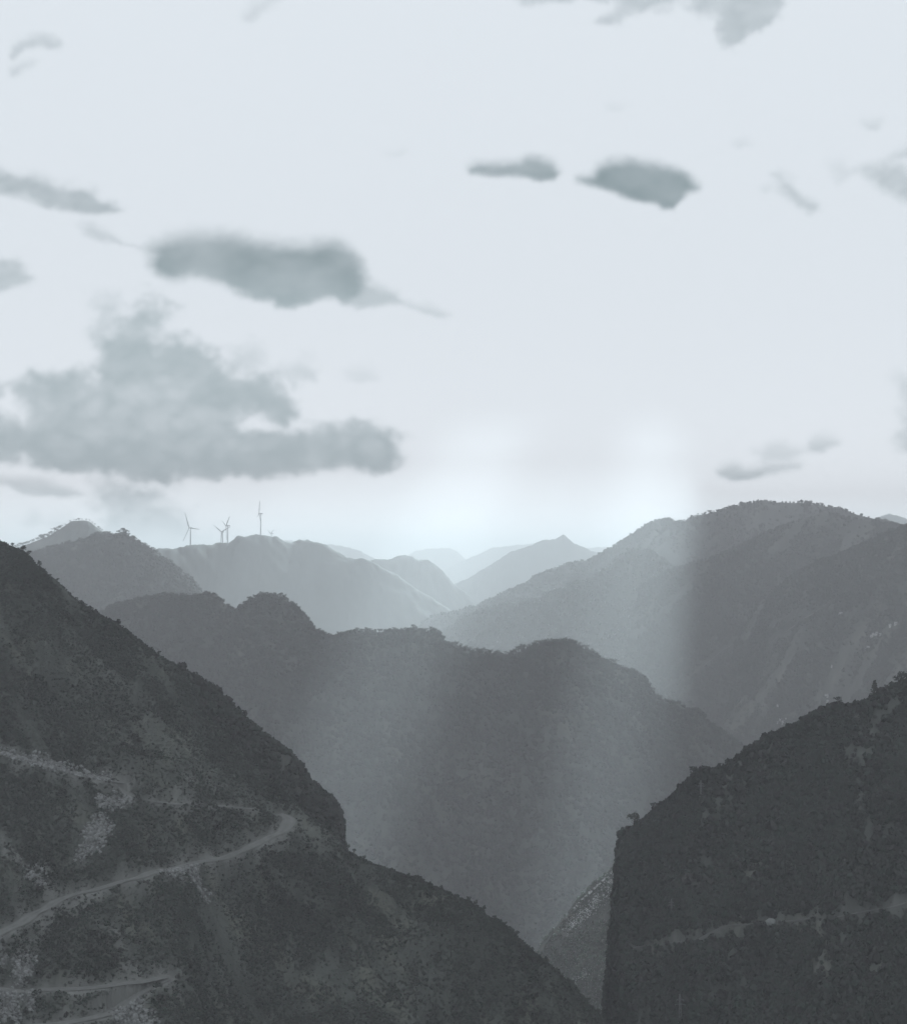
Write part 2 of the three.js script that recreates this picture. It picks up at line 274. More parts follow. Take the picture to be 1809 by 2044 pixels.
hill('c', 'rounded_hill', 'pale wooded round hill at the centre in front of the far valley', { ...far, seed: 8, depth: [6600, 6900, 7000], ns: 240, crest: px(2, [-120, 800, 0, 750, 100, 692, 200, 648, 280, 600, 350, 552, 420, 512, 450, 486, 480, 480, 520, 490, 560, 485, 590, 470, 640, 462, 680, 470, 710, 490, 760, 493, 800, 512, 840, 548, 880, 590, 930, 640, 1000, 700, 1100, 770, 1250, 870, 1400, 980]) });

const mid = { front: 0.72, back: 0.9, round: 16, gully: 34, scale: 330, fine: 3, fineScale: 26, reach: 1500, rear: 320, ns: 380, nt: 150, vary: 0.4, step: 6, crestNoise: 2.2 };
hill('rb', 'big_hill', 'big dark rounded hill on the right, highest skyline of the picture', { ...mid, seed: 9, depth: [5500, 5300, 5000, 4800, 4700], ns: 480, gully: 70, scale: 420, fall: -1.0, vary: 0.45, tone: [0.056, 0.061, 0.055], crest: [...px(2, [600, 930, 700, 862, 760, 826, 820, 796, 890, 786, 960, 765, 1030, 740, 1100, 712, 1160, 682, 1240, 650, 1310, 620, 1340, 592, 1390, 572, 1450, 541, 1500, 519, 1560, 511, 1605, 503]), ...px(3, [30, 494, 60, 488, 90, 470, 130, 450, 180, 420, 240, 380, 300, 340, 350, 302, 400, 281, 460, 266, 520, 280, 560, 285, 600, 264, 650, 246, 720, 230, 790, 211, 850, 196, 900, 179, 960, 171, 1020, 166, 1090, 172, 1160, 178, 1230, 176, 1330, 188, 1420, 208, 1500, 230, 1560, 246, 1640, 262, 1720, 286, 1800, 310, 1950, 350, 2150, 420])] });
hill('r3', 'long_spur', 'long spur with a sunlit crest running down left from the big hill', { ...mid, seed: 10, depth: [4900, 4700, 4450, 4300], gully: 34, scale: 300, fall: -0.6, crest: [...px(2, [760, 930, 840, 880, 900, 852, 950, 802, 1020, 772, 1100, 752, 1200, 736, 1300, 712, 1380, 690, 1450, 661, 1520, 641, 1600, 603]), ...px(3, [30, 606, 60, 592, 110, 562, 160, 521, 200, 482, 250, 442, 310, 426, 360, 436, 400, 452, 470, 495, 560, 560, 700, 660, 900, 800])] });
hill('r4', 'broad_spur', 'broad dark spur with a faint pale strip in front of the big hill', { ...mid, seed: 11, depth: [4250, 4100, 4000, 3850], ns: 460, nt: 190, gully: 60, scale: 330, fall: -1.0, vary: 0.45, tone: [0.056, 0.061, 0.055], wait: true, crest: px(3, [330, 640, 450, 575, 520, 548, 600, 521, 750, 470, 830, 435, 900, 402, 1000, 360, 1100, 312, 1200, 276, 1280, 246, 1350, 227, 1400, 229, 1440, 250, 1480, 262, 1560, 270, 1640, 286, 1700, 291, 1760, 308, 1850, 330, 2000, 370, 2200, 440]) });
hill('r5', 'right_shoulder', 'dark shoulder at the right edge with scattered white houses', { ...mid, seed: 12, depth: [3600, 3500, 3350, 3250], ns: 420, nt: 190, gully: 52, scale: 290, fall: -1.0, vary: 0.45, tone: [0.056, 0.061, 0.055], wait: true, crest: px(3, [860, 900, 980, 760, 1100, 640, 1200, 562, 1300, 510, 1400, 470, 1500, 430, 1600, 386, 1700, 341, 1809, 303, 1900, 275, 2050, 240, 2250, 230]) });
hill('lp1', 'left_back_peak', 'grey conical peak at upper left with umbrella trees down its left slope', { ...mid, seed: 13, depth: [5000], gully: 24, scale: 260, ns: 260, crest: px(1, [-200, 530, -60, 480, 80, 432, 130, 412, 180, 392, 230, 376, 280, 351, 330, 321, 360, 301, 400, 276, 440, 270, 490, 276, 530, 300, 560, 326, 600, 352, 650, 385, 760, 470, 900, 580]) });
hill('lp2', 'left_front_peak', 'purple grey wooded peak in front of the conical peak at upper left', { ...mid, seed: 14, depth: [4300], gully: 26, scale: 260, ns: 320, crest: px(1, [-150, 640, 20, 540, 100, 490, 170, 452, 250, 432, 340, 402, 420, 386, 480, 377, 540, 355, 600, 352, 640, 362, 680, 348, 700, 350, 730, 372, 760, 390, 800, 412, 850, 440, 880, 464, 920, 492, 960, 517, 1000, 561, 1060, 592, 1090, 632, 1120, 672, 1150, 705, 1200, 745, 1300, 850, 1450, 960]) });
hill('m', 'middle_ridge', 'dark wooded middle ridge crossing the valley with trees along its humps', { ...mid, seed: 15, depth: [3300, 3050, 2900, 2800, 2700, 2500], ns: 760, nt: 210, gully: 50, scale: 320, fall: 0.3, reach: 1600, crest: [...px(1, [300, 900, 420, 840, 560, 782, 640, 742, 720, 717, 800, 702, 870, 687, 930, 682, 990, 687, 1050, 692, 1100, 693, 1140, 684, 1180, 694, 1220, 710, 1260, 748, 1300, 773, 1320, 770, 1340, 742, 1380, 720, 1430, 694, 1480, 688, 1530, 690, 1570, 708, 1610, 732, 1640, 760, 1680, 790, 1710, 826, 1740, 874, 1760, 894]), ...px(2, [165, 897, 180, 902, 220, 914, 250, 924, 290, 914, 340, 896, 400, 891, 480, 889, 550, 889, 620, 884, 700, 878, 780, 886, 830, 900, 850, 944, 870, 964, 920, 976, 980, 992, 1040, 1003, 1100, 1014, 1180, 1024, 1250, 1012, 1300, 992, 1340, 968, 1400, 955, 1450, 950, 1520, 946, 1580, 955, 1620, 985, 1680, 1010, 1720, 1045, 1800, 1070]), ...px(3, [220, 1098, 280, 1108, 340, 1138, 380, 1196, 420, 1244, 470, 1272, 520, 1282, 600, 1312, 680, 1350]), ...px(6, [680, 75, 740, 105, 800, 150, 870, 200, 960, 300, 1080, 420])] });
hill('sl', 'sunlit_slope', 'sunlit rocky slope at the valley bottom behind the dark right hand cliff', { ...mid, seed: 16, depth: [1250, 1300, 1350], ns: 300, nt: 190, gully: 12, scale: 80, fine: 3.2, fineScale: 11, front: 0.72, crestNoise: 1.2, reach: 600, tone: [0.06, 0.064, 0.058], crest: px(5, [1250, 1520, 1320, 1420, 1400, 1310, 1450, 1240, 1530, 1152, 1610, 1058, 1700, 975, 1809, 868, 1880, 800, 1980, 720, 2100, 640]) });

// ---------------------------------------------------------------- the two near hills
const near = { back: 0.95, round: 5, fine: 1.2, fineScale: 6, rear: 130, vary: 0.45, step: 2.5, crestNoise: 0.9 };
const NL = hill('nl', '', '', { ...near, wait: true, seed: 17, front: 0.78, gully: 11, scale: 76, fall: 0.8, reach: 560, ns: 620, nt: 330, bias: 1.05, skew: -0.2, depth: [940, 865, 800, 725, 650], tone: [0.053, 0.06, 0.053],
  crest: [...px(1, [-560, -20, -300, 150, -150, 270, 0, 386, 40, 404, 80, 419, 130, 446, 170, 476, 200, 514, 240, 546, 290, 586, 330, 616, 360, 654, 400, 695, 440, 721, 480, 756, 520, 790, 560, 806, 610, 831, 660, 856, 700, 886, 750, 926, 800, 961, 850, 991, 900, 1026, 950, 1066, 1000, 1100, 1060, 1165]), ...px(4, [1120, 10, 1200, 100, 1280, 190, 1380, 300, 1480, 400, 1580, 490, 1680, 580, 1809, 680]), ...px(5, [300, 775, 340, 806, 400, 846, 470, 881, 560, 911, 640, 941, 720, 961, 800, 996, 870, 1031, 940, 1056, 1000, 1081, 1060, 1116, 1110, 1166, 1170, 1206, 1230, 1246, 1290, 1306, 1340, 1356, 1400, 1396, 1450, 1446, 1520, 1506, 1560, 1526, 1600, 1596, 1650, 1646, 1700, 1696, 1740, 1762, 1800, 1860, 1900, 2000])] });
const KN = hill('kn', '', '', { ...near, wait: true, seed: 18, front: 1.0, gully: 9, scale: 60, fall: 0.8, reach: 220, ns: 260, nt: 120, depth: [905, 885, 865], skew: -0.13, tone: [0.05, 0.054, 0.049],
  crest: [...px(1, [900, 1060, 960, 1085, 1000, 1096, 1050, 1122, 1100, 1152, 1150, 1192, 1200, 1224, 1250, 1274, 1300, 1324, 1350, 1364]), ...px(4, [1360, 76, 1410, 116, 1480, 180, 1540, 202, 1600, 257, 1650, 327, 1690, 377, 1720, 427, 1755, 457, 1800, 492]), ...px(5, [205, 508, 220, 516, 258, 550, 272, 600, 278, 660, 288, 740, 296, 820, 304, 920])] });
const NR = hill('nr', '', '', { ...near, wait: true, seed: 19, front: 0.72, gully: 22, scale: 105, fall: -0.5, reach: 600, ns: 560, nt: 300, bias: 1.05, depth: [820, 805, 785], skew: 0.1155, tone: [0.055, 0.062, 0.056],
  crest: [...px(6, [90, 2300, 118, 1900, 126, 1757, 135, 1712, 128, 1680, 139, 1636, 132, 1600, 149, 1556, 141, 1500, 160, 1452, 151, 1400, 168, 1340, 162, 1290, 178, 1232, 170, 1170, 188, 1122, 180, 1060, 191, 1020, 195, 985, 205, 952, 201, 908, 209, 872, 204, 836, 216, 800, 211, 770, 224, 738, 219, 716, 260, 704, 310, 672, 350, 637, 400, 597, 440, 557, 490, 525, 530, 477, 570, 445, 600, 401, 660, 376, 720, 360, 780, 349, 820, 330, 870, 287, 930, 241, 1000, 197, 1050, 160, 1100, 150, 1200, 108, 1250, 78, 1300, 40, 1390, 10]), ...px(3, [1430, 1295, 1480, 1308, 1530, 1303, 1570, 1280, 1640, 1248, 1700, 1213, 1740, 1190, 1809, 1168, 1900, 1118, 2050, 1050, 2250, 960])] });

// roads and tracks: lines traced over the hill, laid on it as benches
class Lines {   // nearest point on a set of lines in plan
  constructor() { this.cells = new Map(); }
  add(p, half, kind) { const k = Math.floor(p.x / 20) + ',' + Math.floor(p.z / 20); if (!this.cells.has(k)) this.cells.set(k, []); this.cells.get(k).push({ x: p.x, y: p.y, z: p.z, half, kind }); }
  near(x, z) { let best = null, bd = 1e9; const cx = Math.floor(x / 20), cz = Math.floor(z / 20); for (let i = -1; i < 2; i++) for (let j = -1; j < 2; j++) for (const p of this.cells.get(cx + i + ',' + (cz + j)) ?? []) { const d = Math.hypot(p.x - x, p.z - z); if (d - p.half < bd) { bd = d - p.half; best = p; } } return best ? [best, bd] : null; }
}
function trace(h, list) { return list.map(([x, y]) => h.hit(x, y)).filter(Boolean); }
function pathOn(h, list, spacing = 1.5, rounds = 14) {
  const t = trace(h, list), curve = new THREE.CatmullRomCurve3(t, false, 'centripetal'), n = Math.max(8, Math.round(curve.getLength() / spacing)), p = curve.getSpacedPoints(n);
  for (const q of p) q.y = h.height(q.x, -q.z);
  for (let k = 0; k < rounds * 4; k++) for (let i = 1; i < p.length - 1; i++) p[i].y = (p[i - 1].y + 2 * p[i].y + p[i + 1].y) / 4;
  return p;
}
function bench(h, lines, reach = 4.2) {   // level the ground under the lines, with a cut above and spoil below
  h.carve = (x, d, y) => { const n = lines.near(x, -d); if (!n) return y; const w = smooth(n[1] + 1.2 * fbm(x / 5, d / 5, 3), 0.4, reach); return lerp(n[0].y - 0.35, y, w); };
}
function ribbon(points, half, seed, tone) {
  const n = points.length, pos = [], col = [], idx = [], across = 5, v = new THREE.Vector3();
  for (let i = 0; i < n; i++) {
    const a = points[Math.max(0, i - 1)], b = points[Math.min(n - 1, i + 1)]; v.set(b.x - a.x, 0, b.z - a.z).normalize();
    const hw = half * (1 + 0.22 * noise(i / 9 + seed, 3.1));
    for (let j = 0; j < across; j++) {
      const o = (j / (across - 1)) * 2 - 1, x = points[i].x - v.z * o * hw, z = points[i].z + v.x * o * hw, k = 1 + 0.3 * fbm(x / 3 + seed, z / 3, 3) - 0.15 * (Math.abs(Math.abs(o) - 0.5) < 0.1 ? 0 : 1);
      pos.push(x, points[i].y - 0.12 * o * o, z); col.push(tone[0] * k, tone[1] * k, tone[2] * k);
      if (i < n - 1 && j < across - 1) { const q = i * across + j; idx.push(q, q + across, q + 1, q + 1, q + across, q + across + 1); }
    }
  }
  const g = new THREE.BufferGeometry();
  g.setAttribute('position', new THREE.Float32BufferAttribute(pos, 3)); g.setAttribute('color', new THREE.Float32BufferAttribute(col, 3)); g.setIndex(idx); g.computeVertexNormals();
  return g;
}
const roads = [
  { half: 3.5, name: 'dirt_road', label: 'main pale dirt road climbing the left hillside to a hairpin bend', list: px(4, [-70, 1290, 0, 1250, 60, 1220, 120, 1190, 190, 1150, 260, 1105, 330, 1065, 420, 1035, 500, 1015, 600, 990, 680, 965, 780, 945, 880, 918, 960, 895, 1050, 872, 1130, 850, 1220, 832, 1300, 815, 1360, 785, 1430, 752, 1500, 722, 1560, 690, 1592, 655, 1600, 625, 1585, 605, 1555, 592]) },
  { half: 1.6, rounds: 2, name: 'upper_track', label: 'narrow dirt track on the left hillside above the main road', list: px(4, [1400, 560, 1300, 552, 1200, 548, 1120, 545, 1020, 538, 920, 528, 860, 524]) },
  { half: 2.0, rounds: 4, name: 'cliff_track', label: 'highest track under the pale rock cut on the left hillside', list: px(4, [-60, 235, 0, 247, 80, 275, 160, 302, 250, 328, 350, 352, 430, 374, 520, 390, 620, 410, 690, 420]) },
  { half: 1.6, rounds: 1, name: 'link_track', label: 'short pale track joining the rock cut to the narrow upper track', list: px(4, [640, 420, 690, 470, 715, 510]) },
  { half: 2.6, name: 'lower_road', label: 'pale dirt road along the bottom left leading to a wide bend', list: px(4, [-60, 1567, 0, 1567, 120, 1569, 250, 1567, 380, 1562, 480, 1555, 580, 1545, 700, 1533, 800, 1520, 880, 1498, 930, 1492]) },
  { half: 3.0, name: 'lowest_road', label: 'pale dirt road dropping from the wide bend toward the bottom edge', list: px(4, [940, 1500, 860, 1535, 790, 1570, 730, 1605, 690, 1650, 640, 1695, 560, 1708, 450, 1725, 330, 1742, 200, 1765]) },
];
const nlLines = new Lines();
for (const r of roads) { r.points = pathOn(NL, r.list, 1.5, r.rounds ?? 10); for (const p of r.points) nlLines.add(p, r.half, r.name); }
// bare ground, scree and rock patches, as outlines in plan
function patch(h, list, tone, edge, grain) { const p = trace(h, list).map((v) => [v.x, v.z]); return p.length > 2 ? { p, tone, edge, grain, x0: Math.min(...p.map((q) => q[0])) - 15, x1: Math.max(...p.map((q) => q[0])) + 15, z0: Math.min(...p.map((q) => q[1])) - 15, z1: Math.max(...p.map((q) => q[1])) + 15 } : null; }
function within(P, x, z) {
  if (x < P.x0 || x > P.x1 || z < P.z0 || z > P.z1) return -99;
  let d = 1e9, s = false;
  for (let i = 0, p = P.p, j = p.length - 1; i < p.length; j = i++) {
    const [ax, ay] = p[i], [bx, by] = p[j], ex = bx - ax, ey = by - ay, t = clamp(((x - ax) * ex + (z - ay) * ey) / (ex * ex + ey * ey + 1e-9), 0, 1);
    d = Math.min(d, Math.hypot(x - ax - ex * t, z - ay - ey * t));
    if ((ay > z) !== (by > z) && x < ((bx - ax) * (z - ay)) / (by - ay) + ax) s = !s;
  }
  return s ? d : -d;
}
const DIRT = [0.122, 0.126, 0.119], SCREE = [0.145, 0.15, 0.143], GRASS = [0.078, 0.086, 0.077];
const nlPatches = [
  [px(4, [550, 620, 585, 622, 605, 650, 600, 700, 570, 740, 545, 790, 500, 800, 440, 815, 480, 760, 478, 710, 490, 665]), SCREE, 2.5],
  [px(4, [420, 830, 470, 825, 480, 880, 450, 900, 425, 870]), DIRT, 3],
  [px(4, [0, 720, 40, 760, 90, 810, 130, 870, 100, 880, 60, 840, 0, 800]), DIRT, 3],
  [px(4, [200, 850, 240, 870, 275, 905, 240, 905, 205, 875]), DIRT, 3],
  [px(4, [150, 900, 200, 895, 240, 945, 220, 970, 160, 945]), SCREE, 3],
  [px(4, [250, 990, 320, 985, 400, 985, 470, 1000, 440, 1030, 350, 1055, 280, 1085, 250, 1060]), DIRT, 4],
  [px(4, [130, 1190, 200, 1160, 300, 1110, 400, 1075, 470, 1060, 480, 1130, 440, 1150, 370, 1140, 300, 1160, 280, 1220, 220, 1230, 180, 1200]), DIRT, 4],
  [px(4, [480, 1030, 570, 1010, 560, 1050, 530, 1090, 480, 1120, 470, 1080]), DIRT, 4],
  [px(4, [880, 905, 950, 870, 1040, 825, 1150, 805, 1270, 775, 1300, 800, 1210, 825, 1090, 850, 970, 885]), DIRT, 3],
  [px(4, [900, 930, 1000, 900, 1060, 900, 1075, 935, 1020, 935, 970, 965, 930, 950]), SCREE, 3],
  [px(4, [1060, 905, 1085, 925, 1110, 990, 1140, 1030, 1145, 1055, 1110, 1030, 1075, 975, 1055, 930]), SCREE, 2],
  [px(4, [1200, 850, 1320, 830, 1340, 845, 1290, 880, 1220, 890]), DIRT, 3],
  [px(4, [1410, 770, 1490, 740, 1500, 770, 1490, 800, 1450, 780]), DIRT, 3],
  [px(4, [1535, 590, 1570, 590, 1590, 620, 1580, 650, 1550, 640]), DIRT, 3],
  [px(4, [0, 228, 60, 235, 140, 262, 230, 285, 330, 315, 420, 340, 480, 360, 600, 372, 600, 392, 480, 378, 400, 368, 300, 345, 200, 318, 100, 290, 0, 255]), SCREE, 2.2],
  [px(4, [600, 385, 700, 385, 780, 400, 800, 425, 740, 430, 700, 470, 740, 500, 700, 500, 660, 440]), DIRT, 4],
  [px(4, [550, 505, 640, 490, 700, 505, 720, 540, 650, 545, 580, 545]), SCREE, 3],
  [px(4, [1040, 390, 1140, 395, 1230, 410, 1300, 440, 1320, 465, 1260, 450, 1150, 430, 1060, 415]), DIRT, 4],
  [px(4, [950, 455, 1080, 450, 1090, 475, 980, 480]), DIRT, 3],
  [px(4, [650, 1560, 780, 1535, 900, 1500, 950, 1510, 960, 1560, 1040, 1600, 1000, 1610, 930, 1570, 860, 1600, 800, 1640, 820, 1700, 860, 1757, 680, 1757, 640, 1700, 700, 1640, 720, 1590]), DIRT, 4],
  [px(4, [640, 1700, 780, 1660, 840, 1720, 860, 1790, 680, 1790]), SCREE, 3],
  [px(4, [830, 1440, 960, 1430, 975, 1470, 900, 1490, 840, 1470]), DIRT, 4],
  [px(4, [240, 1700, 420, 1680, 640, 1690, 620, 1715, 420, 1740, 240, 1770]), DIRT, 4],
  [px(4, [0, 1590, 80, 1600, 90, 1757, 0, 1757]), SCREE, 4],
  [px(4, [150, 1590, 180, 1590, 178, 1650, 160, 1650]), SCREE, 2],
  [px(4, [100, 1410, 170, 1380, 180, 1440, 140, 1500, 90, 1500]), SCREE, 4],
  [px(4, [0, 1340, 30, 1380, 20, 1420, 0, 1420]), SCREE, 3],
  [px(4, [160, 1270, 230, 1250, 220, 1310, 180, 1330, 140, 1380, 120, 1350]), DIRT, 5],
  [px(4, [530, 1180, 580, 1210, 660, 1280, 730, 1360, 700, 1350, 620, 1270, 550, 1205]), DIRT, 2.5],
  [px(4, [660, 1430, 720, 1420, 760, 1470, 700, 1470]), DIRT, 4],
  [px(1, [370, 840, 430, 930, 520, 1040, 640, 1120, 760, 1190, 860, 1270, 840, 1290, 700, 1220, 560, 1120, 440, 1010, 380, 930]), GRASS, 8],
  [px(4, [820, 60, 900, 100, 1040, 220, 1160, 310, 1300, 400, 1440, 490, 1560, 560, 1480, 550, 1300, 470, 1120, 360, 960, 240, 840, 130]), GRASS, 10],
  [px(4, [1160, 640, 1250, 700, 1260, 760, 1180, 720, 1100, 650]), GRASS, 8],
  [px(4, [1600, 560, 1700, 640, 1809, 740, 1809, 840, 1700, 740, 1620, 660]), GRASS, 8],
  [px(4, [1400, 850, 1500, 890, 1620, 980, 1740, 1060, 1809, 1110, 1780, 1110, 1640, 1020, 1500, 930]), GRASS, 5],
].map(([l, t, e]) => patch(NL, l, t, e)).filter(Boolean);
bench(NL, nlLines);
NL.paint = (c, x, d, n, m) => {
  let bare = 0;
  const q = nlLines.near(x, -d);
  if (q) { const w = 1 - smooth(q[1] + 3 * fbm(x / 11, d / 11, 3), 0, 5); c = c.map((v, i) => lerp(v, DIRT[i] * (0.95 + 0.5 * m), w)); bare = w; }
  for (const P of nlPatches) {
    const e = within(P, x, -d) + P.edge * 1.2 * fbm(x / 12, d / 12, 4, 0.6); if (e < -P.edge) continue;
    const w = smooth(e, -P.edge, P.edge * 0.6) * (P.tone === GRASS ? 0.75 : 0.9);
    c = c.map((v, i) => lerp(v, P.tone[i] * (1 + 0.55 * m + 0.3 * fbm(x / 3, d / 3, 2)), w)); if (P.tone !== GRASS) bare = Math.max(bare, w);
  }
  return c;
};
const bareAt = (x, d) => { let w = 0; const q = nlLines.near(x, -d); if (q) w = 1 - smooth(q[1], 0.3, 3.5); for (const P of nlPatches) { const e = within(P, x, -d); if (e > -2) w = Math.max(w, P.tone === GRASS ? 0.6 : smooth(e, -2, 2) * (P.tone === DIRT ? 0.74 : 0.92)); } return w; };
NL.build('near_left_hill', 'steep near hillside on the left crossed by pale dirt roads');
KN.build('wooded_knoll', 'dark wooded knoll with a cliff end on the edge of the left hillside');
for (const r of roads) tag(mesh(r.name, ribbon(r.points.map((p) => p.clone().setY(p.y + 0.12)), r.half, taken.size, [0.128, 0.132, 0.126]), roadMat), r.label, 'road', null, 'structure');

const nrTrack = pathOn(NR, px(6, [290, 1332, 345, 1330, 400, 1326, 470, 1308, 540, 1290, 640, 1265, 720, 1252, 820, 1237, 940, 1205, 1050, 1196, 1180, 1190, 1290, 1174, 1400, 1148, 1520, 1138, 1640, 1130, 1730, 1112, 1809, 1088, 1900, 1060]), 2, 30);
const nrLines = new Lines();
for (const p of nrTrack) nrLines.add(p, 1.3, 'track');
const nrPatches = [
  [px(6, [500, 1275, 540, 1272, 545, 1300, 505, 1300]), DIRT, 2], [px(6, [740, 1235, 815, 1230, 812, 1245, 745, 1248]), DIRT, 2], [px(6, [1160, 1175, 1210, 1172, 1215, 1195, 1170, 1198]), DIRT, 2],
  [px(6, [1700, 1085, 1800, 1070, 1800, 1105, 1710, 1125]), DIRT, 2], [px(6, [1295, 1415, 1330, 1412, 1335, 1470, 1300, 1475]), DIRT, 1.5], [px(6, [1355, 1415, 1372, 1415, 1372, 1465, 1355, 1465]), DIRT, 1.5],
  [px(6, [222, 960, 250, 990, 255, 1090, 235, 1090, 225, 1020]), GRASS, 2], [px(6, [700, 520, 860, 560, 800, 640, 700, 600]), GRASS, 8], [px(6, [620, 380, 820, 420, 1000, 470, 900, 500, 700, 460]), GRASS, 10], [px(6, [1200, 100, 1400, 60, 1600, 100, 1500, 240, 1300, 300, 1150, 240]), GRASS, 14],
  [px(6, [600, 440, 720, 400, 820, 370, 930, 290, 1050, 210, 1200, 150, 1400, 50, 1600, -60, 1809, -190, 1809, -40, 1600, 90, 1420, 200, 1250, 290, 1100, 380, 950, 450, 780, 500, 650, 520]), GRASS, 16], [px(6, [330, 1700, 380, 1690, 390, 1757, 330, 1757]), DIRT, 3],
].map(([l, t, e]) => patch(NR, l, t, e)).filter(Boolean);
bench(NR, nrLines, 2.4);
NR.paint = (c, x, d, n, m) => {
  const q = nrLines.near(x, -d);
  if (q) { const w = (1 - smooth(q[1] + 2 * fbm(x / 9, d / 9, 3), 0, 2.5)) * 0.5; c = c.map((v, i) => lerp(v, DIRT[i] * 0.8 * (0.95 + 0.5 * m), w)); }
  for (const P of nrPatches) { const e = within(P, x, -d) + P.edge * 1.2 * fbm(x / 12, d / 12, 4, 0.6); if (e < -P.edge) continue; const w = smooth(e, -P.edge, P.edge * 0.6) * 0.7; c = c.map((v, i) => lerp(v, P.tone[i] * 0.8 * (1 + 0.55 * m), w)); }
  return c;
};
NR.build('near_right_hill', 'dark near hill on the right ending in a sheer cliff');
tag(mesh('hillside_track', ribbon(nrTrack.map((p) => p.clone().setY(p.y + 0.12)), 1.3, 40, [0.085, 0.088, 0.084]), roadMat), 'faint pale track crossing the dark right hand hill', 'track', null, 'structure');

// pale strips painted along the right hand spurs for their sunlit edges
const spurLines = new Lines();
{
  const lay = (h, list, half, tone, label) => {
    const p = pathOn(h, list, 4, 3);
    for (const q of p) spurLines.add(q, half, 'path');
    tag(mesh('spur_strip', ribbon(p.map((q) => q.clone().setY(q.y + 1.2)), half, taken.size, tone), roadMat), label, 'path', null, 'structure');
  };
  lay(hills.r5, px(3, [1420, 700, 1390, 722, 1310, 775, 1240, 812, 1180, 860, 1120, 900, 1050, 955]), 2.2, [0.3, 0.31, 0.3], 'thin strip painted pale for a sunlit spur edge slanting down the dark right shoulder');
  lay(hills.r5, px(3, [1250, 800, 1210, 792, 1160, 798, 1110, 818, 1060, 845]), 1.8, [0.17, 0.175, 0.17], 'faint pale branch strip curving left from the slanting strip');
  lay(hills.r4, px(3, [860, 945, 800, 985, 740, 1030, 690, 1070, 640, 1110]), 1.8, [0.15, 0.155, 0.15], 'faint short strip painted for a sunlit edge of the broad spur beside the middle ridge');
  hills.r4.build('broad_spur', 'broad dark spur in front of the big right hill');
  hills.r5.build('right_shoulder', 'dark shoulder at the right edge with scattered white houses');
}
const openSpur = (x, d) => { const q = spurLines.near(x, -d), u = (x * 0.54 - d * 0.84) / 85, w = (x * 0.84 + d * 0.54) / 420; return (q ? smooth(q[1], 4, 9) : 1) * smooth(fbm(u + 3, w, 4, 0.6), -0.5, 0.0); };

// valley floor out to the horizon
{
  const g = new THREE.PlaneGeometry(44000, 44000, 60, 60); g.rotateX(-Math.PI / 2); g.translate(0, 0, -6000);
  const c = new Float32Array(g.attributes.position.count * 3).fill(0.06); g.setAttribute('color', new THREE.BufferAttribute(c, 3));
  tag(mesh('valley_floor', g, groundMat), 'dark valley floor under the hills', 'valley floor', null, 'structure');
}

// ---------------------------------------------------------------- leaves, shrubs, trees
function leafy(lobes, count, size, seed, up = 0.2) {   // leaf clumps spread through lobes [x, y, z, rx, ry, rz]
  const r = rng(seed), pos = [], nor = [], n = new THREE.Vector3(), a = new THREE.Vector3(), b = new THREE.Vector3(), c = new THREE.Vector3();
  for (const [x, y, z, rx, ry, rz] of lobes) for (let i = 0; i < count; i++) {
    n.set(r() * 2 - 1, r() * 2 - 1, r() * 2 - 1).normalize(); const k = 0.55 + 0.5 * Math.sqrt(r());
    c.set(x + n.x * rx * k, y + n.y * ry * k, z + n.z * rz * k);
    a.set(r() * 2 - 1, r() * 2 - 1, r() * 2 - 1).cross(n).normalize(); b.copy(n).cross(a).addScaledVector(n, (r() - 0.5) * 1.4).normalize();
    const s = size * (0.6 + r() * 0.8), q = [[-1, -0.6], [1, -0.7], [0.7, 0.9], [-0.8, 0.8]].map(([u, v]) => [c.x + (a.x * u + b.x * v) * s, c.y + (a.y * u + b.y * v) * s, c.z + (a.z * u + b.z * v) * s]);
    n.y += up; n.normalize();
    for (const j of [0, 1, 2, 0, 2, 3]) { pos.push(...q[j]); nor.push(n.x, n.y, n.z); }
  }
  const g = new THREE.BufferGeometry();
  g.setAttribute('position', new THREE.Float32BufferAttribute(pos, 3)); g.setAttribute('normal', new THREE.Float32BufferAttribute(nor, 3));
  return g;
}
function limb(points, r0, r1, sides = 6) {
  const curve = new THREE.CatmullRomCurve3(points.map((p) => new THREE.Vector3(...p))), seg = Math.max(3, points.length * 2), g = new THREE.TubeGeometry(curve, seg, 1, sides, false), p = g.attributes.position, c = new THREE.Vector3();
  for (let i = 0; i <= seg; i++) { curve.getPointAt(i / seg, c); const r = lerp(r0, r1, i / seg); for (let j = 0; j <= sides; j++) { const o = i * (sides + 1) + j; p.setXYZ(o, c.x + (p.getX(o) - c.x) * r, c.y + (p.getY(o) - c.y) * r, c.z + (p.getZ(o) - c.z) * r); } }
  g.computeVertexNormals();
  return g;
}
const treeKinds = [];
for (let k = 0; k < 5; k++) {   // open umbrella crowns on bare stems
  const r = rng(100 + k), h = 1, lobes = [], limbs = [limb([[0, -0.12, 0], [0.03 * (r() - 0.5), 0.3, 0.02], [0.1 * (r() - 0.5), 0.62, 0]], 0.05, 0.026)];
  const n = 4 + (k % 3);
  for (let i = 0; i < n; i++) { const a = (i / n) * 6.28 + r(), R = 0.13 + r() * 0.2, y = 0.62 + r() * 0.26; lobes.push([Math.cos(a) * R, y, Math.sin(a) * R, 0.11 + r() * 0.08, 0.07 + r() * 0.06, 0.11 + r() * 0.08]); limbs.push(limb([[0, 0.36 + r() * 0.2, 0], [Math.cos(a) * R * 0.5, y * 0.8, Math.sin(a) * R * 0.5], [Math.cos(a) * R, y, Math.sin(a) * R]], 0.014, 0.006, 5)); }
  lobes.push([0, 0.9, 0, 0.15, 0.08, 0.15]);
  treeKinds.push({ name: 'umbrella_tree', crown: leafy(lobes, 34, 0.035, 200 + k), trunk: mergeGeometries(limbs) });
}
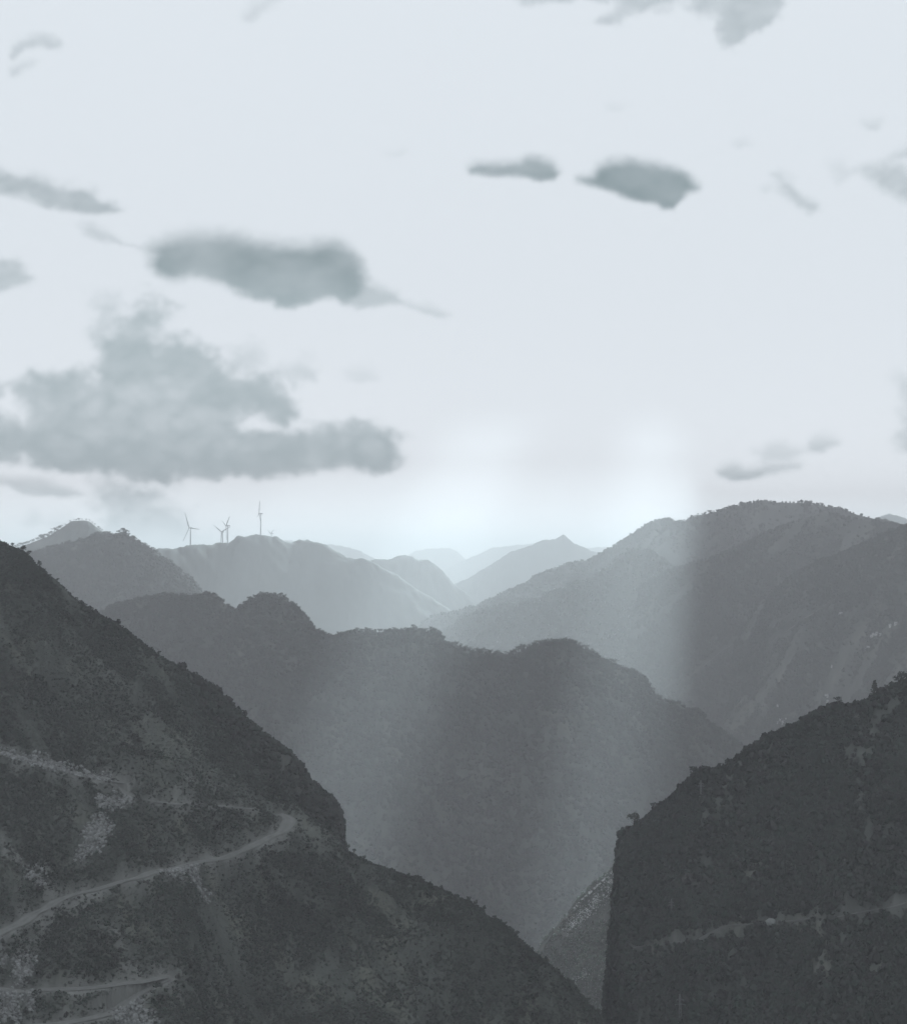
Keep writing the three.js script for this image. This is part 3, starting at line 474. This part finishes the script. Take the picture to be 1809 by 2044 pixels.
for (let k = 0; k < 5; k++) {   // dense round crowns
  const r = rng(150 + k), lobes = [[0, 0.6, 0, 0.24, 0.28, 0.24]], limbs = [limb([[0, -0.15, 0], [0.02, 0.2, 0], [0, 0.55, 0.02]], 0.04, 0.02)];
  for (let i = 0; i < 5; i++) { const a = i * 1.26 + r(), R = 0.16 + r() * 0.1; lobes.push([Math.cos(a) * R, 0.42 + r() * 0.4, Math.sin(a) * R, 0.14 + r() * 0.06, 0.13 + r() * 0.07, 0.14 + r() * 0.06]); limbs.push(limb([[0, 0.25, 0], [Math.cos(a) * R * 0.6, 0.4, Math.sin(a) * R * 0.6], [Math.cos(a) * R, 0.55, Math.sin(a) * R]], 0.016, 0.007, 5)); }
  treeKinds.push({ name: 'round_tree', crown: leafy(lobes, 44, 0.04, 250 + k), trunk: mergeGeometries(limbs) });
}
for (let k = 0; k < 2; k++) {   // conifers
  const lobes = []; for (let i = 0; i < 7; i++) { const y = 0.2 + i * 0.12, R = 0.24 * (1 - i / 7.6); for (let j = 0; j < 3; j++) { const a = j * 2.1 + i; lobes.push([Math.cos(a) * R * 0.55, y, Math.sin(a) * R * 0.55, R * 0.6, 0.06, R * 0.6]); } }
  treeKinds.push({ name: 'conifer', crown: leafy(lobes, 16, 0.035, 300 + k, 0), trunk: limb([[0, -0.15, 0], [0, 0.4, 0], [0, 0.95, 0]], 0.03, 0.006) });
}
const protos = new Map();
function tree(kind, p, h, wide, label, group, turn = 0) {
  let t = protos.get(kind);
  if (t) t = t.clone();
  else {
    t = new THREE.Group(); const K = treeKinds[kind];
    mesh('trunk', K.trunk, barkMat, t); mesh('crown', K.crown, kind % 2 ? crownMat : crownMat2, t);
    protos.set(kind, t);
  }
  t.name = numbered(treeKinds[kind].name); t.position.copy(p); t.rotation.y = turn; t.scale.set(h * wide, h, h * wide);
  t.userData = {}; scene.add(t);
  return tag(t, label, 'tree', group);
}
// trees along a crest: points are traced spots [x, size in sheet pixels, kind]
function crestTrees(h, spots, label, group, back = 0, sink = 0.03) {
  for (const [vx, size, kind, w] of spots) {
    let best = null;
    for (const c of [h.crestAt('q', 0)]) best = c;
    const p = h.pts; let i = 0; while (i < p.length - 2 && CX + (p[i + 1].x / p[i + 1].d) * F < vx) i++;
    const va = CX + (p[i].x / p[i].d) * F, vb = CX + (p[i + 1].x / p[i + 1].d) * F, t = clamp((vx - va) / (vb - va), 0, 1), d = lerp(p[i].d, p[i + 1].d, t) + back, x = ((vx - CX) / F) * d;
    const y = h.height(x, d), hh = (size / F) * d;
    tree(kind, new THREE.Vector3(x, y - sink * hh, -d), hh * 1.05, w ?? 1, label, group, vx * 1.7);
  }
}
{
  const r = rng(41), pick = (a) => a[Math.floor(r() * a.length)];
  const row = (x0, x1, gap, lo, hi, kinds) => { const s = []; for (let x = x0; x < x1; x += gap * (0.55 + r() * 0.9)) s.push([x, lo + r() * r() * (hi - lo), pick(kinds), 0.95 + r() * 0.5]); return s; };
  crestTrees(hills.lp1, row(30, 122, 5, 8, 16, [0, 1, 2, 3, 4, 5, 7]), 'umbrella tree lined up down the left slope of the conical left peak', 'umbrella trees down the conical left peak', 0, 0.3);
  crestTrees(hills.lp1, row(124, 212, 6, 4, 8, [5, 6, 7, 0]), 'small tree on the rounded top of the conical left peak', 'trees on top of the conical left peak');
  crestTrees(hills.lp2, row(190, 236, 6, 8, 14, [0, 1, 2, 3]), 'open tree just left of the summit of the front left peak', 'trees left of the front left summit', 0, 0.25);
  crestTrees(hills.lp2, [[238, 13, 0, 1.2], [246, 14, 2, 1.2], [253, 12, 4, 1.2]], 'wide umbrella tree on the very summit of the front left peak', 'umbrella trees on the front left summit', 0, 0.2);
  crestTrees(hills.lp2, row(258, 322, 6, 8, 14, [0, 1, 3, 5]), 'open tree just right of the summit of the front left peak', 'trees right of the front left summit', 0, 0.25);
  crestTrees(hills.lp2, row(326, 408, 8, 6, 11, [5, 6, 7, 8]), 'rounded tree on the steep right edge of the front left peak', 'trees down the right edge of the front left peak');
  crestTrees(hills.m, row(400, 472, 8, 5, 9, [5, 6, 7, 8, 9]), 'rounded tree on the leftmost hump of the middle ridge', 'trees on the leftmost hump of the middle ridge');
  crestTrees(hills.m, row(478, 640, 7.2, 7, 13, [5, 6, 7, 8, 9, 1]), 'tree on the tall second hump of the middle ridge', 'trees on the second hump of the middle ridge');
  crestTrees(hills.m, row(645, 765, 7.6, 7, 13, [5, 6, 7, 8, 9, 2]), 'tree on the left half of the long flat top of the middle ridge', 'trees on the left of the flat ridge top');
  crestTrees(hills.m, row(768, 880, 7.6, 7, 13, [5, 6, 7, 8, 9, 2]), 'tree on the right half of the long flat top of the middle ridge', 'trees on the right of the flat ridge top');
  crestTrees(hills.m, row(884, 1045, 7.6, 9, 16, [0, 5, 6, 7, 8, 3]), 'tree in the saddle of the middle ridge', 'trees in the saddle of the middle ridge');
  crestTrees(hills.m, row(1050, 1180, 6.5, 8, 14, [0, 1, 5, 6, 7, 2]), 'tree on the right hand dome of the middle ridge', 'trees on the right dome of the middle ridge');
  crestTrees(hills.m, row(1184, 1320, 8, 7, 14, [5, 6, 7, 8, 0]), 'tree on the falling right end of the middle ridge', 'trees on the right end of the middle ridge');
  crestTrees(hills.rb, row(1300, 1388, 6, 4, 8.5, [0, 1, 2, 3, 4, 6]), 'tiny gnarled tree on the left shoulder of the big right hill skyline', 'trees on the left shoulder of the big right hill', 0, 0.25);
  crestTrees(hills.rb, row(1392, 1480, 6, 4, 8.5, [0, 1, 2, 3, 4, 6]), 'tiny gnarled tree just left of the top of the big right hill', 'trees left of the top of the big right hill', 0, 0.25);
  crestTrees(NL, [[26, 10, 5], [47, 15, 6, 1.1], [57, 14, 8, 1.2]], 'bushy tree in the tall clump at the upper end of the left skyline', 'tall trees at the upper left skyline');
  crestTrees(NL, [[80, 15, 7, 0.8]], 'narrow upright tree alone on the left skyline below the tall clump', null);
  crestTrees(NL, row(90, 330, 11, 5, 11, [5, 6, 7, 8, 9]), 'bush along the upper skyline of the near left hill', 'bushes along the upper left skyline');
  crestTrees(NL, [[695, 17, 6, 0.9]], 'upright bush at the foot of the wooded knoll cliff', null);
  crestTrees(NL, [[708, 11, 5, 1], [728, 10, 7, 1.2], [815, 11, 8, 1], [840, 10, 6, 1.1], [880, 11, 7, 1], [935, 13, 5, 1], [948, 14, 6, 0.9], [965, 14, 9, 0.8]], 'bush on the middle skyline of the near left hill', 'bushes along the middle left skyline');
  crestTrees(NL, row(985, 1190, 10, 8, 16, [5, 6, 7, 8, 9]), 'bush on the lowest skyline of the near left hill', 'bushes along the lowest left skyline');
  crestTrees(KN, row(380, 535, 8, 6, 13, [5, 6, 7, 8, 9]), 'dark tree on the upper rim of the wooded knoll', 'trees along the upper rim of the wooded knoll');
  crestTrees(KN, row(540, 672, 8, 6, 13, [5, 6, 7, 8, 9]), 'dark tree on the lower rim of the wooded knoll above its cliff end', 'trees along the lower rim of the wooded knoll');
  crestTrees(NR, [[1263, 31, 2, 1.3]], 'lone leaning umbrella tree at the brink of the right hand cliff', null);
  crestTrees(NR, [[1302, 22, 1, 1.1]], 'thin open tree just up the crest from the cliff brink tree', null);
  crestTrees(NR, [[1381, 26, 5, 1.15]], 'round tree standing alone on the dark right hill crest', null);
  crestTrees(NR, [[1741, 34, 10, 1.2]], 'pointed conifer on the upper right crest at the picture edge', null);
  crestTrees(NR, [[1793, 28, 7, 1.3]], 'broad rounded tree on the crest right of the pointed conifer', null);
  crestTrees(NR, [[1668, 20, 1, 1.2]], 'small flat topped tree on the right crest below the conifer', null);
  crestTrees(NR, [[1316, 14, 6], [1333, 12, 8], [1350, 11, 7], [1362, 12, 5, 0.8], [1436, 9, 6, 0.7]], 'small bush between the lone trees near the right hand cliff', 'bushes near the right hand cliff');
  crestTrees(NR, row(1452, 1660, 10, 7, 14, [5, 6, 7, 8, 9]), 'bushy tree on the middle crest of the dark right hill', 'trees on the middle crest of the right hill');
  crestTrees(NR, row(1682, 1809, 10, 8, 15, [5, 6, 7, 8, 9]), 'bushy tree on the upper crest of the dark right hill', 'trees on the upper crest of the right hill');
}

// cover that nobody could count: one instanced object per hillside
const shrubShapes = [leafy([[0, 0.42, 0, 0.5, 0.42, 0.5]], 26, 0.2, 11), leafy([[-0.25, 0.35, 0.1, 0.34, 0.34, 0.34], [0.28, 0.45, -0.1, 0.32, 0.42, 0.32]], 15, 0.18, 12), leafy([[0, 0.6, 0, 0.34, 0.6, 0.34]], 24, 0.17, 13)];
function cover(h, name, label, { count, lo, hi, tMax, tMin = -8, seed, tone, spread = 0.5, keep = () => 1, shape = 0, squash = 1, margin = 40, mat = shrubMat }) {
  const r = rng(seed), m = new THREE.InstancedMesh(shrubShapes[shape], mat, count), M = new THREE.Matrix4(), q = new THREE.Quaternion(), e = new THREE.Euler(), s = new THREE.Vector3(), p = new THREE.Vector3(), c = new THREE.Color();
  let n = 0;
  for (let tries = 0; n < count && tries < count * 12; tries++) {
    const k = h.crestAt('s', r() * h.length), t = tMin + (tMax - tMin) * r(), d = k.d - t, x = k.q + h.skew * d;
    const clump = 0.5 + 0.9 * fbm(x / 34 + seed, d / 34, 3) + 0.5 * fbm(x / 8, d / 8 + seed, 2);
    if (r() > clump + 0.15 || r() > keep(x, d)) continue;
    const y = h.height(x, d); if (y < 0) continue;
    const vx = CX + (x / d) * F, vy = HORIZON - ((y - EYE) / d) * F;
    if (vx < -margin || vx > W + margin || vy > H + margin * 2) continue;
    const size = lo + (hi - lo) * Math.pow(r(), 2.2);
    p.set(x, y - size * 0.06, -d); q.setFromEuler(e.set((r() - 0.5) * 0.5, r() * 6.28, (r() - 0.5) * 0.5)); s.set(size * (0.8 + r() * 0.5), size * squash * (0.75 + r() * 0.5), size * (0.8 + r() * 0.5));
    m.setMatrixAt(n, M.compose(p, q, s));
    const v = (1 - spread / 2 + spread * r()) * (1 + 0.5 * fbm(x / 60, d / 60 + 3, 3)), w = 0.9 + r() * 0.25;
    m.setColorAt(n, c.setRGB(tone[0] * v * (2 - w), tone[1] * v * w, tone[2] * v)); n++;
  }
  m.count = n; m.name = numbered(name); m.castShadow = m.receiveShadow = true; scene.add(m);
  return tag(m, label, 'shrubs', null, 'stuff');
}
const openNL = (x, d) => (1 - bareAt(x, d)) * smooth(fbm((x * 0.7 + d * 0.72) / 16 + 2, (d * 0.7 - x * 0.72) / 70, 4, 0.6), -0.55, -0.02), openNR = (x, d) => { let w = 1; for (const P of nrPatches) if (within(P, x, -d) > -2) w = P.tone === GRASS ? 0.55 : 0.1; const q = nrLines.near(x, -d); return q ? w * smooth(q[1], 0.5, 3) : w; };
cover(NL, 'shrubs', 'low dark shrubs all over the near left hillside', { count: 70000, lo: 0.4, hi: 1.7, tMax: 500, seed: 1, tone: [0.031, 0.036, 0.031], keep: openNL });
cover(NL, 'grass_tufts', 'dry grey green grass tufts between the shrubs of the left hillside', { count: 80000, lo: 0.4, hi: 1.2, tMax: 500, seed: 2, spread: 0.9, tone: [0.052, 0.061, 0.053], keep: (x, d) => 1 - bareAt(x, d) * (bareAt(x, d) > 0.75 ? 1 : 0.3), shape: 1, squash: 0.6 });
cover(NL, 'thicket', 'darker tall bushes scattered in clumps on the left hillside', { count: 3800, lo: 1.6, hi: 3.6, tMax: 480, seed: 3, tone: [0.022, 0.025, 0.021], keep: (x, d) => openNL(x, d) * smooth(fbm(x / 56 + 9, d / 56, 3), 0, 0.35), shape: 1 });
cover(KN, 'woodland', 'dense dark trees covering the wooded knoll', { count: 9000, lo: 2.2, hi: 5.5, tMax: 200, seed: 4, tone: [0.032, 0.035, 0.031], shape: 0 });
cover(NR, 'woodland', 'dense dark bushes and trees covering the near right hill', { count: 95000, lo: 0.7, hi: 3.0, tMax: 560, seed: 5, tone: [0.03, 0.035, 0.031], keep: (x, d) => openNR(x, d) * smooth(fbm((x * 0.88 - d * 0.48) / 26 + 4, (x * 0.48 + d * 0.88) / 110, 4, 0.6), -0.5, -0.02) });
cover(NR, 'thicket', 'taller rounded trees scattered over the near right hill', { count: 4500, lo: 2.4, hi: 5.5, tMax: 560, seed: 25, tone: [0.026, 0.03, 0.027], keep: openNR });
cover(hills.m, 'woodland', 'dark forest covering the middle ridge', { count: 60000, lo: 4, hi: 10, tMax: 1200, seed: 6, tone: [0.036, 0.04, 0.037] });
cover(hills.lp2, 'woodland', 'dark forest covering the front left peak', { count: 12000, lo: 6, hi: 12, tMax: 620, seed: 7, tone: [0.036, 0.04, 0.037] });
cover(hills.r5, 'woodland', 'patchy forest covering the right shoulder', { keep: openSpur, count: 26000, lo: 4, hi: 10, tMax: 1000, seed: 8, tone: [0.036, 0.04, 0.037] });
cover(hills.r4, 'woodland', 'patchy forest covering the broad right spur', { keep: openSpur, count: 26000, lo: 5, hi: 12, tMax: 1000, seed: 9, tone: [0.038, 0.042, 0.039] });
cover(hills.r3, 'woodland', 'thin forest covering the sunlit crested spur', { mat: litLeafMat, count: 9000, lo: 5, hi: 12, tMax: 600, seed: 10, tone: [0.04, 0.045, 0.04] });
cover(hills.rb, 'woodland', 'forest covering the big right hill', { keep: openSpur, count: 16000, lo: 6, hi: 14, tMax: 700, seed: 11, tone: [0.038, 0.042, 0.039] });
cover(hills.sl, 'shrubs', 'shrubs painted brighter for sun rims on the slope behind the right hand cliff', { count: 5000, lo: 1.2, hi: 4, tMax: 240, seed: 12, tone: [0.1, 0.11, 0.09], mat: litLeafMat });  // tone raised to stand in for sun-rimmed leaves

// loose stones on the bare patches
{
  const g = new THREE.IcosahedronGeometry(0.5, 0), p = g.attributes.position; const r = rng(71);
  const seen = new Map();
  for (let i = 0; i < p.count; i++) { const k = [p.getX(i), p.getY(i), p.getZ(i)].map((v) => v.toFixed(3)).join(); if (!seen.has(k)) seen.set(k, 0.7 + r() * 0.5); const s = seen.get(k); p.setXYZ(i, p.getX(i) * s, p.getY(i) * s * 0.8, p.getZ(i) * s); }
  g.computeVertexNormals();
  const N = 9000, m = new THREE.InstancedMesh(g, rockMat, N), M = new THREE.Matrix4(), q = new THREE.Quaternion(), e = new THREE.Euler(), c = new THREE.Color();
  const src = nlPatches.filter((P) => P.tone === SCREE), area = src.map((P) => (P.x1 - P.x0 - 26) * (P.z1 - P.z0 - 26)), sum = area.reduce((a, b) => a + b, 0);
  let n = 0;
  src.forEach((P, k) => { const want = Math.round((N * area[k]) / sum); for (let i = 0, t = 0; i < want && t < want * 10 && n < N; t++) { const x = lerp(P.x0, P.x1, r()), z = lerp(P.z0, P.z1, r()); if (within(P, x, z) < -3 * r()) continue; i++; const s = 0.5 + 2.2 * Math.pow(r(), 3); m.setMatrixAt(n, M.compose(new THREE.Vector3(x, NL.height(x, -z) + s * 0.1, z), q.setFromEuler(e.set(r() * 6, r() * 6, r() * 6)), new THREE.Vector3(s, s, s))); const v = 0.085 + r() * 0.13; m.setColorAt(n, c.setRGB(v * 0.97, v, v * 0.98)); n++; } });
  m.count = n; m.name = 'scree_stones'; m.castShadow = m.receiveShadow = true; scene.add(m);
  tag(m, 'pale loose stones strewn on the scree patches of the left hillside', 'stones', null, 'stuff');
}

// rocks painted pale for the sun rim, on the slope crest and a rib
{
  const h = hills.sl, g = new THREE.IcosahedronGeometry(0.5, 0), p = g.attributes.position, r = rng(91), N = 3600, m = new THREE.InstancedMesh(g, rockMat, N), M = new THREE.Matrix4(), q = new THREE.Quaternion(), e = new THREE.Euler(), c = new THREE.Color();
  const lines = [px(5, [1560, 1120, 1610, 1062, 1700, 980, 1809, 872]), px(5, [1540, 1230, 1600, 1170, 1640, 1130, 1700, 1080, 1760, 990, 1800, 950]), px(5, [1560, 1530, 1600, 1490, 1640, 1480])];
  let n = 0;
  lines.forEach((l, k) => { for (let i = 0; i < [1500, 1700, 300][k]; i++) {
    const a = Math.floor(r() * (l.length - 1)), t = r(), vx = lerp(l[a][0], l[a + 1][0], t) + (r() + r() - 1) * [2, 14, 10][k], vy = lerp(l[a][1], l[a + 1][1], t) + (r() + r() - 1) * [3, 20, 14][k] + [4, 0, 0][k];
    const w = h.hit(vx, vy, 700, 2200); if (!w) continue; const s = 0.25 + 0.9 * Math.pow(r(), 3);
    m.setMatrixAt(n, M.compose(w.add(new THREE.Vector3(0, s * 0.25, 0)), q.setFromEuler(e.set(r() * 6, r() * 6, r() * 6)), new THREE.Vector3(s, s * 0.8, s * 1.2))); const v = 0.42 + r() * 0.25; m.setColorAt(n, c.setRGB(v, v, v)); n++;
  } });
  m.count = n; m.name = 'pale_rim_rocks'; m.castShadow = m.receiveShadow = true; scene.add(m);
  tag(m, 'rocks painted pale for the sun rim along the crest of the slope behind the right hand cliff', 'rocks', null, 'stuff');
}

// ---------------------------------------------------------------- wind turbines
function turbine(vx, vy, depth, blade, roll, k, label, h) {
  if (depth < 6500) { let best = -1e9, at0 = depth; for (let d = 4600; d < 6600; d += 10) { const x = ray(vx, vy)[0] * d, e = (h.height(x, d) - EYE) / d; if (e > best) { best = e; at0 = d; } } blade *= (at0 + 12) / depth; depth = at0 + 12; }
  const t = new THREE.Group(), hub = at(vx, vy, depth), yaw = -Math.acos(k), ax = new THREE.Vector3(Math.sin(yaw), 0, Math.cos(yaw));
  const foot = Math.min(h.height(hub.x, depth), hub.y - 20) - 4, tall = hub.y - foot;
  t.position.set(hub.x, foot, -depth); t.name = numbered('wind_turbine');
  mesh('tower', new THREE.CylinderGeometry(1.3, 2.2, tall, 16).translate(0, tall / 2, 0), paintMat, t);
  const nac = new THREE.CapsuleGeometry(2.3, 9, 6, 12).rotateX(Math.PI / 2).scale(1, 0.95, 1).translate(0, 0, -2.5).rotateY(yaw).translate(0, tall + 2, 0);
  mesh('nacelle', nac, paintMat, t);
  const cone = new THREE.SphereGeometry(2.1, 14, 10).scale(1, 1, 1.5).translate(0, 0, 6).rotateY(yaw).translate(0, tall + 2, 0);
  mesh('hub', cone, paintMat, t);
  for (let i = 0; i < 3; i++) {
    const s = new THREE.Shape(); s.moveTo(-1.1, 0); s.lineTo(-1.3, blade * 0.04); s.lineTo(-2.2, blade * 0.2); s.lineTo(-0.9, blade * 0.7); s.lineTo(-0.35, blade); s.lineTo(0.35, blade); s.lineTo(1.1, blade * 0.6); s.lineTo(1.5, blade * 0.2); s.lineTo(1.1, 0);
    const g = new THREE.ExtrudeGeometry(s, { depth: 0.8, bevelEnabled: true, bevelSize: 0.2, bevelThickness: 0.25, bevelSegments: 1 }).translate(0, 0, -0.4);
    g.rotateY(0.5).rotateZ(((roll + i * 120) * Math.PI) / 180 - Math.PI / 2).translate(0, 0, 6.4).rotateY(yaw).translate(0, tall + 2, 0);
    mesh('blade', g, paintMat, t);
  }
  scene.add(t);
  return tag(t, label, 'wind turbine');
}
const tx = (x) => (480 + x * 0.1769) * 0.7236, ty = (y) => (1370 + y * 0.1769) * 0.7236;
turbine(tx(258), ty(492), 5000, 59, 114, 0.75, 'leftmost wind turbine, standing apart on the low left end of the ridge', hills.t);
turbine(tx(757), ty(553), 5650, 47, 145, 0.9, 'lower wind turbine of the overlapping pair on the ridge', hills.t);
turbine(tx(838), ty(458), 5680, 58, 38, 0.45, 'taller wind turbine of the overlapping pair on the ridge', hills.t);
turbine(tx(1352), ty(268), 5790, 55, 75, 0.3, 'tallest looking wind turbine, alone on top of the ridge', hills.t);
turbine(tx(1525), ty(577), 7000, 37, 30, 0.63, 'tiny wind turbine with only its rotor showing over the ridge', hills.t);

// ---------------------------------------------------------------- power pylons on the right hill
function bar(a, b, w) { const A = new THREE.Vector3(...a), B = new THREE.Vector3(...b), g = new THREE.BoxGeometry(w, A.distanceTo(B), w), m = new THREE.Matrix4().compose(A.clone().add(B).multiplyScalar(0.5), new THREE.Quaternion().setFromUnitVectors(new THREE.Vector3(0, 1, 0), B.clone().sub(A).normalize()), new THREE.Vector3(1, 1, 1)); return g.applyMatrix4(m); }
function pylon(vx, vyTop, vyBase, label) {
  const p = NR.hit(vx, vyBase); if (!p) return;
  const d = -p.z, tall = ((vyBase - vyTop) / F) * d, t = new THREE.Group(), w = tall * 0.05, u = tall * 0.018;
  t.position.copy(p); t.name = numbered('power_pylon');
  for (const [x, z] of [[-1, -1], [1, -1], [1, 1], [-1, 1]]) mesh('leg', bar([x * w, -1, z * w], [x * u, tall, z * u], 0.22), steelMat, t);
  const braces = [], n = 7;
  for (let i = 0; i < n; i++) for (const [x, z, x2, z2] of [[-1, 1, 1, 1], [1, 1, 1, -1], [1, -1, -1, -1], [-1, -1, -1, 1]]) { const y0 = (tall * i) / n, y1 = (tall * (i + 1)) / n, a = lerp(w, u, i / n), b = lerp(w, u, (i + 1) / n); braces.push(bar([x * a, y0, z * a], [x2 * b, y1, z2 * b], 0.1)); }
  mesh('bracing', mergeGeometries(braces), steelMat, t);
  for (const [y, l] of [[0.64, 0.19], [0.8, 0.14]]) { const arm = mesh('crossarm', mergeGeometries([bar([-l * tall, y * tall, 0.2], [l * tall, y * tall, 0.2], 0.2), bar([-l * tall, y * tall, 0], [0, (y + 0.05) * tall, 0], 0.12), bar([l * tall, y * tall, 0], [0, (y + 0.05) * tall, 0], 0.12)]), steelMat, t); for (const s of [-1, 1]) mesh('insulator', new THREE.CylinderGeometry(0.1, 0.14, tall * 0.05, 8).translate(s * l * tall * 0.95, (y - 0.028) * tall, 0.2), paintMat, arm); }
  mesh('footing', new THREE.BoxGeometry(w * 2 + 1, 1.2, w * 2 + 1).translate(0, -0.3, 0), roofMat, t);
  scene.add(t);
  return tag(t, label, 'pylon');
}
pylon(1338.9, 1794, 1828, 'lattice power pylon in the dark woods above the right hill track');
pylon(1397.6, 1557, 1589, 'lattice power pylon just below the crest of the right hill');
pylon(1356, 1985, 2040, 'tall lattice pylon at the bottom edge of the right hill');

// pale boulders beside the right hill track
function boulder(vx, vy, size, label, group) {
  const p = NR.hit(vx, vy); if (!p) return; const r = rng(vx * 10), g = new THREE.IcosahedronGeometry(0.5, 2), q = g.attributes.position, v = new THREE.Vector3();
  for (let i = 0; i < q.count; i++) { v.fromBufferAttribute(q, i); const k = 1 + 0.5 * noise(v.x * 2.5 + vx, v.y * 2.5 + v.z * 2); q.setXYZ(i, v.x * k * 1.2, Math.max(-0.2, v.y * k), v.z * k); }
  g.scale(size, size, size); g.computeVertexNormals();
  const m = mesh('boulder', g, new THREE.MeshStandardMaterial({ color: new THREE.Color().setRGB(0.17, 0.18, 0.175), roughness: 0.95, flatShading: true }));
  m.position.copy(p); return tag(m, label, 'boulder', group);
}
boulder(1536.5, 1841, 4.6, 'large pale domed boulder beside the track on the right hill', null);
boulder(1527, 1843.5, 1.6, 'small pale boulder left of the large domed one', null);

// ---------------------------------------------------------------- white houses scattered on the right shoulder
function house(h, vx, vy, w, label, group, turn) {
  const p = h.hit(vx, vy); if (!p) return; const t = new THREE.Group(); t.name = numbered('house'); t.position.copy(p); t.rotation.y = turn;
  const hh = w * 0.62, dd = w * 0.7;
  mesh('wall', new THREE.BoxGeometry(w, hh + 4, dd).translate(0, hh / 2 - 1, 0), wallMat, t);
  const s = new THREE.Shape(); s.moveTo(-dd * 0.6, 0); s.lineTo(dd * 0.6, 0); s.lineTo(0, dd * 0.33);
  mesh('roof', new THREE.ExtrudeGeometry(s, { depth: w * 1.08, bevelEnabled: false }).translate(0, 0, -w * 0.54).rotateY(Math.PI / 2).translate(0, hh + 1.02, 0), roofMat, t);
  for (const x of [-0.25, 0.25]) mesh('window', new THREE.BoxGeometry(w * 0.14, hh * 0.28, 0.2).translate(x * w, hh * 0.62, dd / 2 + 0.05), steelMat, t);
  mesh('door', new THREE.BoxGeometry(w * 0.14, hh * 0.5, 0.2).translate(0, hh * 0.25 + 0.4, dd / 2 + 0.05), steelMat, t);
  scene.add(t); return tag(t, label, 'house', group);
}
const hx = (x) => (2100 + x * 0.2211) * 0.7236, hy = (y) => (1650 + y * 0.2211) * 0.7236;
[[1365, 485, 6], [1385, 462, 6], [1412, 475, 8], [1432, 448, 6], [1420, 495, 7], [1478, 465, 6]].forEach(([x, y, w], i) => house(hills.r5, hx(x), hy(y), w, 'small white house in the hamlet on the right shoulder', 'houses of the hamlet on the right shoulder', 0.3 + i * 0.5));
[[1665, 326, 6], [1595, 350, 6], [1320, 625, 6], [1295, 648, 5], [978, 208, 7]].forEach(([x, y, w], i) => house(hills.r5, hx(x), hy(y), w, 'isolated tiny white house on the slopes round the hamlet', 'scattered houses round the hamlet', i * 0.9));
[[802, 1232, 7], [812, 1297, 6], [192, 1352, 6], [230, 1520, 5], [262, 1556, 6], [304, 1522, 6], [198, 1556, 5], [862, 853, 5]].forEach(([x, y, w], i) => house(hills.r5, hx(x), hy(y), w, 'tiny pale house low on the slope above the near right crest', 'low scattered houses above the right crest', i * 0.7));

// ---------------------------------------------------------------- unseen clouds overhead, shaped to shade the valley and leave shafts of sun
const CLOUD_H = 13000;
{
  const cloudMat = new THREE.MeshStandardMaterial({ color: new THREE.Color().setRGB(0.85, 0.86, 0.88), roughness: 1 });
  const kx = SUN.x / SUN.y, kz = -SUN.z / SUN.y, puff = new THREE.IcosahedronGeometry(1, 2);
  // a cloud covers the plan points (x sideways, d ahead) that lie in its shadow at the height of the eye
  function cloud(covers, d0, d1, x0, x1, size, seed, label) {
    const r = rng(seed), list = [];
    for (let d = d0; d < d1; d += size * 0.4) {
      const n = Math.max(1, Math.ceil((x1(d) - x0(d)) / (size * 0.7)));
      for (let i = 0; i <= n; i++) {
        const s = size * (0.66 + r() * 0.12), edge = i === 0 || i === n, lo = x0(d) + s * 0.95, hi = Math.max(lo, x1(d) - s * 0.95), x = lerp(lo, hi, i / n) + (edge ? 0 : (r() - 0.5) * size * 0.3), jd = d + (r() - 0.5) * size * 0.2;
        const g = puff.clone(), p = g.attributes.position; for (let q = 0; q < p.count; q++) { const k = 1 + (edge ? 0.12 : 0.3) * noise(p.getX(q) * 1.7 + x, p.getY(q) * 1.7 + p.getZ(q) * 1.3 + d); p.setXYZ(q, p.getX(q) * k, p.getY(q) * k, p.getZ(q) * k); }
        g.scale(s, s * 0.42, s).translate(x + kx * CLOUD_H, EYE + CLOUD_H + (r() - 0.5) * size * 0.15, -(jd + kz * CLOUD_H));
        list.push(g);
      }
    }
    const m = new THREE.Mesh(mergeGeometries(list), cloudMat); m.geometry.computeVertexNormals(); m.name = numbered('cloud'); m.castShadow = m.receiveShadow = true; scene.add(m);
    tag(m, label, 'cloud', null, 'structure');
  }
  cloud('near', -2200, 1500, () => -1500, () => 1700, 340, 1, 'broad unseen cloud overhead shaped to shade the near hills');
  cloud('left', 1540, 3800, (d) => -0.42 * d - 300, (d) => (-0.040 - 0.000014 * (d - 1500) + 0.004 * Math.sin(d / 150) - clamp((d - 3100) / 400, 0, 1) * 0.09) * d, 230, 2, 'unseen cloud overhead shaped to shade the left peaks');
  cloud('middle', 1540, 2780, (d) => (0.024 + 0.005 * Math.sin(d / 210)) * d, (d) => (0.104 + 0.004 * Math.sin(d / 160 + 2)) * d, 80, 3, 'narrow unseen cloud overhead shaped to part two shafts of light');
  cloud('bar', 2600, 2950, (d) => -0.06 * d, (d) => 0.18 * d, 170, 5, 'unseen bar of cloud added overhead to close the two light gaps at their far end');  // added to dim the sunlit haze beyond the gaps
  cloud('right', 1540, 4600, (d) => (0.155 + 0.0000075 * (d - 1680) + 0.004 * Math.sin(d / 170)) * d, (d) => 0.5 * d + 300, 230, 4, 'unseen cloud overhead shaped to shade the big right hill');
}
scene.traverse((o) => { if (o.isMesh) { o.castShadow = true; o.receiveShadow = true; } });
renderer.render(scene, camera);
